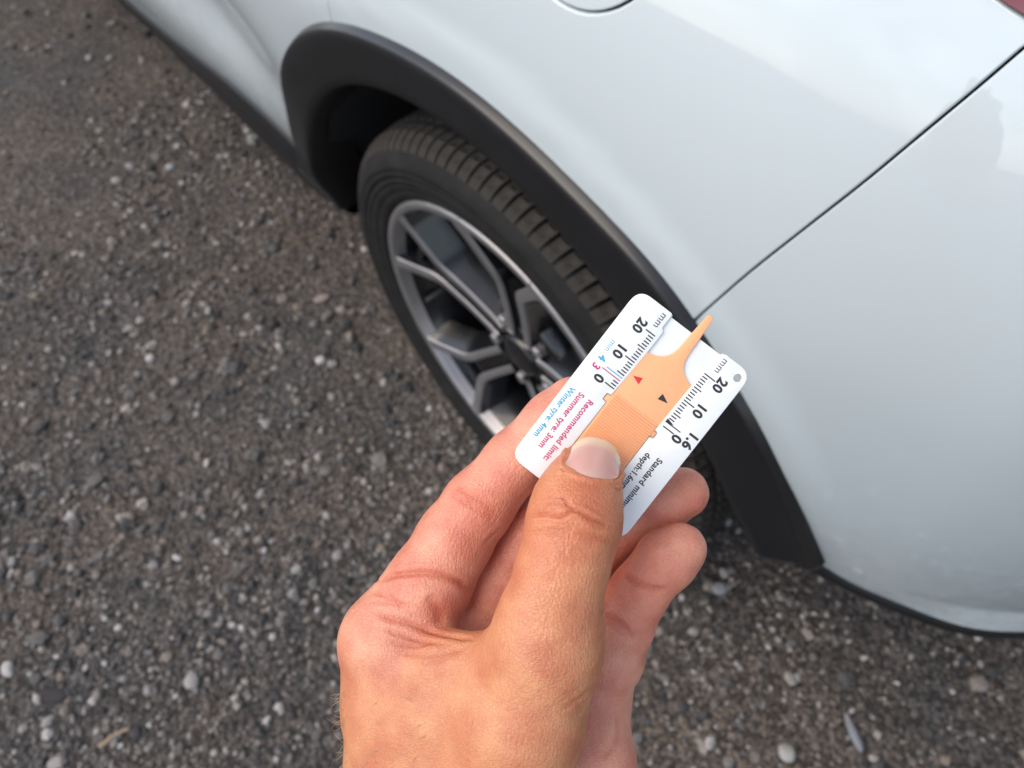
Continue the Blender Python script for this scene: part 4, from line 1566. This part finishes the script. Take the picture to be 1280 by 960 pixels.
# ------------------------------------------------------------------ fine hair on the outer edge of the hand
HAIR = pmat("hair", (0.42, 0.28, 0.15), 0.4)
def hair():
    r = np.random.default_rng(21)
    V, Fc = [], []
    n = 34
    d0 = np.stack([r.uniform(-.229, -.214, n), r.uniform(.40, .51, n)], 1)
    d1 = np.stack([r.uniform(-.20, -.10, 16), r.uniform(.41, .52, 16)], 1)
    P, ok = trace(np.vstack([d0, d1]))
    Nn = grad(P.astype(np.float32))
    for p, k, nn in zip(P, ok, Nn):
        if not k: continue
        flow = np.array((-.75 + r.normal(0, .25), .45 + r.normal(0, .3), .25 + r.normal(0, .2)))
        flow -= nn * (flow @ nn)
        flow /= np.linalg.norm(flow) + 1e-9
        L = r.uniform(4, 9)
        side = np.cross(nn, flow)
        pts = [p + flow * L * t + nn * (L * .6 * t * (1 - .45 * t)) + side * L * .12 * t * t * r.normal() for t in np.linspace(0, 1, 6)]
        b = len(V)
        for i, q in enumerate(pts):
            w_ = .095 * (1 - .8 * i / 5)
            V += [q + side * w_, q - side * w_ * .5 + nn * w_ * .9, q - side * w_ * .5 - nn * w_ * .9]
        for i in range(5):
            for j in range(3):
                Fc.append((b + i * 3 + j, b + i * 3 + (j + 1) % 3, b + (i + 1) * 3 + (j + 1) % 3, b + (i + 1) * 3 + j))
    o = mesh_obj("hair", to_obj(np.array(V)), Fc, HAIR, hand)
    o["kind"] = "stuff"
hair()

# ------------------------------------------------------------------ single things lying on the ground
def pebble(name, label, x, y, sx, sy, sz, col, rz, seed, rough_amt=.10, cat="stone", group="larger loose stones"):
    r = np.random.default_rng(seed)
    V0, F_ = ico(3)
    k = r.normal(size=(7, 3)) * 1.6
    ph = r.uniform(0, 6.28, 7)
    V = V0 * (1 + rough_amt * np.sin(V0 @ k.T + ph).sum(1, keepdims=True) / 2.2)
    # a few broken faces
    for _ in range(6):
        n = r.normal(size=3)
        n /= np.linalg.norm(n)
        d = V @ n - r.uniform(.72, .9)
        V = V - np.maximum(d, 0)[:, None] * n * .85
    V = V * np.array((sx, sy, sz))
    m = pmat(name + "_surface", col, .85, var=.3, vscale=120, bump=.5, bscale=500)
    o = link(bpy.data.objects.new(name, fast_mesh(name, V, F_, m)))
    o.location = (x, y, float(ground_z(np.array([x]), np.array([y]))[0]) + sz * .45)
    o.rotation_euler = (0, 0, rz)
    return tag(o, label, cat, group)
def on_ground(u, v):
    d = M_EYE @ Vector(((u - 640) / 961, (v - 480) / 961, 1.0))
    return (CAM + d * (-CAM.z / d.z))
for lab, u, v, sx, sy, sz, col, rz, sd_ in (
        ("pale rounded pebble lying alone on brown dirt beside the wrist", 242, 851, .0125, .0115, .009, (.25, .24, .23), .3, 31),
        ("pinkish elongated stone on the ground beside the tyre sidewall", 402, 372, .017, .009, .007, (.21, .17, .155), 1.1, 32),
        ("small white stone on the ground beside the car's door sill", 213, 208, .011, .010, .008, (.26, .27, .275), .2, 33),
        ("bluish grey angular stone on the ground below the little finger", 898, 737, .013, .010, .009, (.18, .185, .20), .8, 34),
        ("flat bluish stone shard at the bottom of the picture below the bumper", 1066, 915, .024, .006, .005, (.17, .18, .20), -.5, 35),
        ("white stone beside the bluish shard below the bumper", 982, 942, .011, .0105, .009, (.28, .27, .255), .0, 36)):
    p = on_ground(u, v)
    pebble("loose_stone", lab, p.x, p.y, sx, sy, sz, col, rz, sd_)
p = on_ground(69, 867)
pebble("bark_piece", "dark flat piece of bark near the bottom left corner", p.x, p.y, .026, .011, .004, (.022, .020, .021), .75, 41, .16, "bark", None)
def twig():
    p = on_ground(148, 924)
    q0, q1 = on_ground(130, 936), on_ground(168, 913)
    d = (q1 - q0)
    pts = []
    r = np.random.default_rng(3)
    n = 12
    rings = []
    dx = np.array(d)
    L = np.linalg.norm(dx)
    dx /= L
    sd_ = np.array((-dx[1], dx[0], 0))
    for i in range(n):
        t = i / (n - 1)
        c = dx * L * (t - .5) + sd_ * (.004 * math.sin(t * 3.1) + r.normal(0, .0006)) + np.array((0, 0, .005))
        rad = .0042 * (1 - .45 * t) * (1 + r.normal(0, .08))
        rings.append([tuple(c + (sd_ * math.cos(a) + np.array((0, 0, 1)) * math.sin(a)) * rad) for a in np.linspace(0, 2 * math.pi, 9)[:-1]])
    V, Fc = loft(rings, True)
    Fc.append(tuple(range(8))[::-1])
    Fc.append(tuple(range((n - 1) * 8, n * 8)))
    o = mesh_obj("twig", V, Fc, pmat("twig_bark", (.26, .185, .13), .8, var=.35, vscale=200, bump=.5, bscale=600))
    o.location = (p.x, p.y, float(ground_z(np.array([p.x]), np.array([p.y]))[0]))
    tag(o, "short pale brown twig lying on the gravel near the bottom left corner", "twig")
twig()
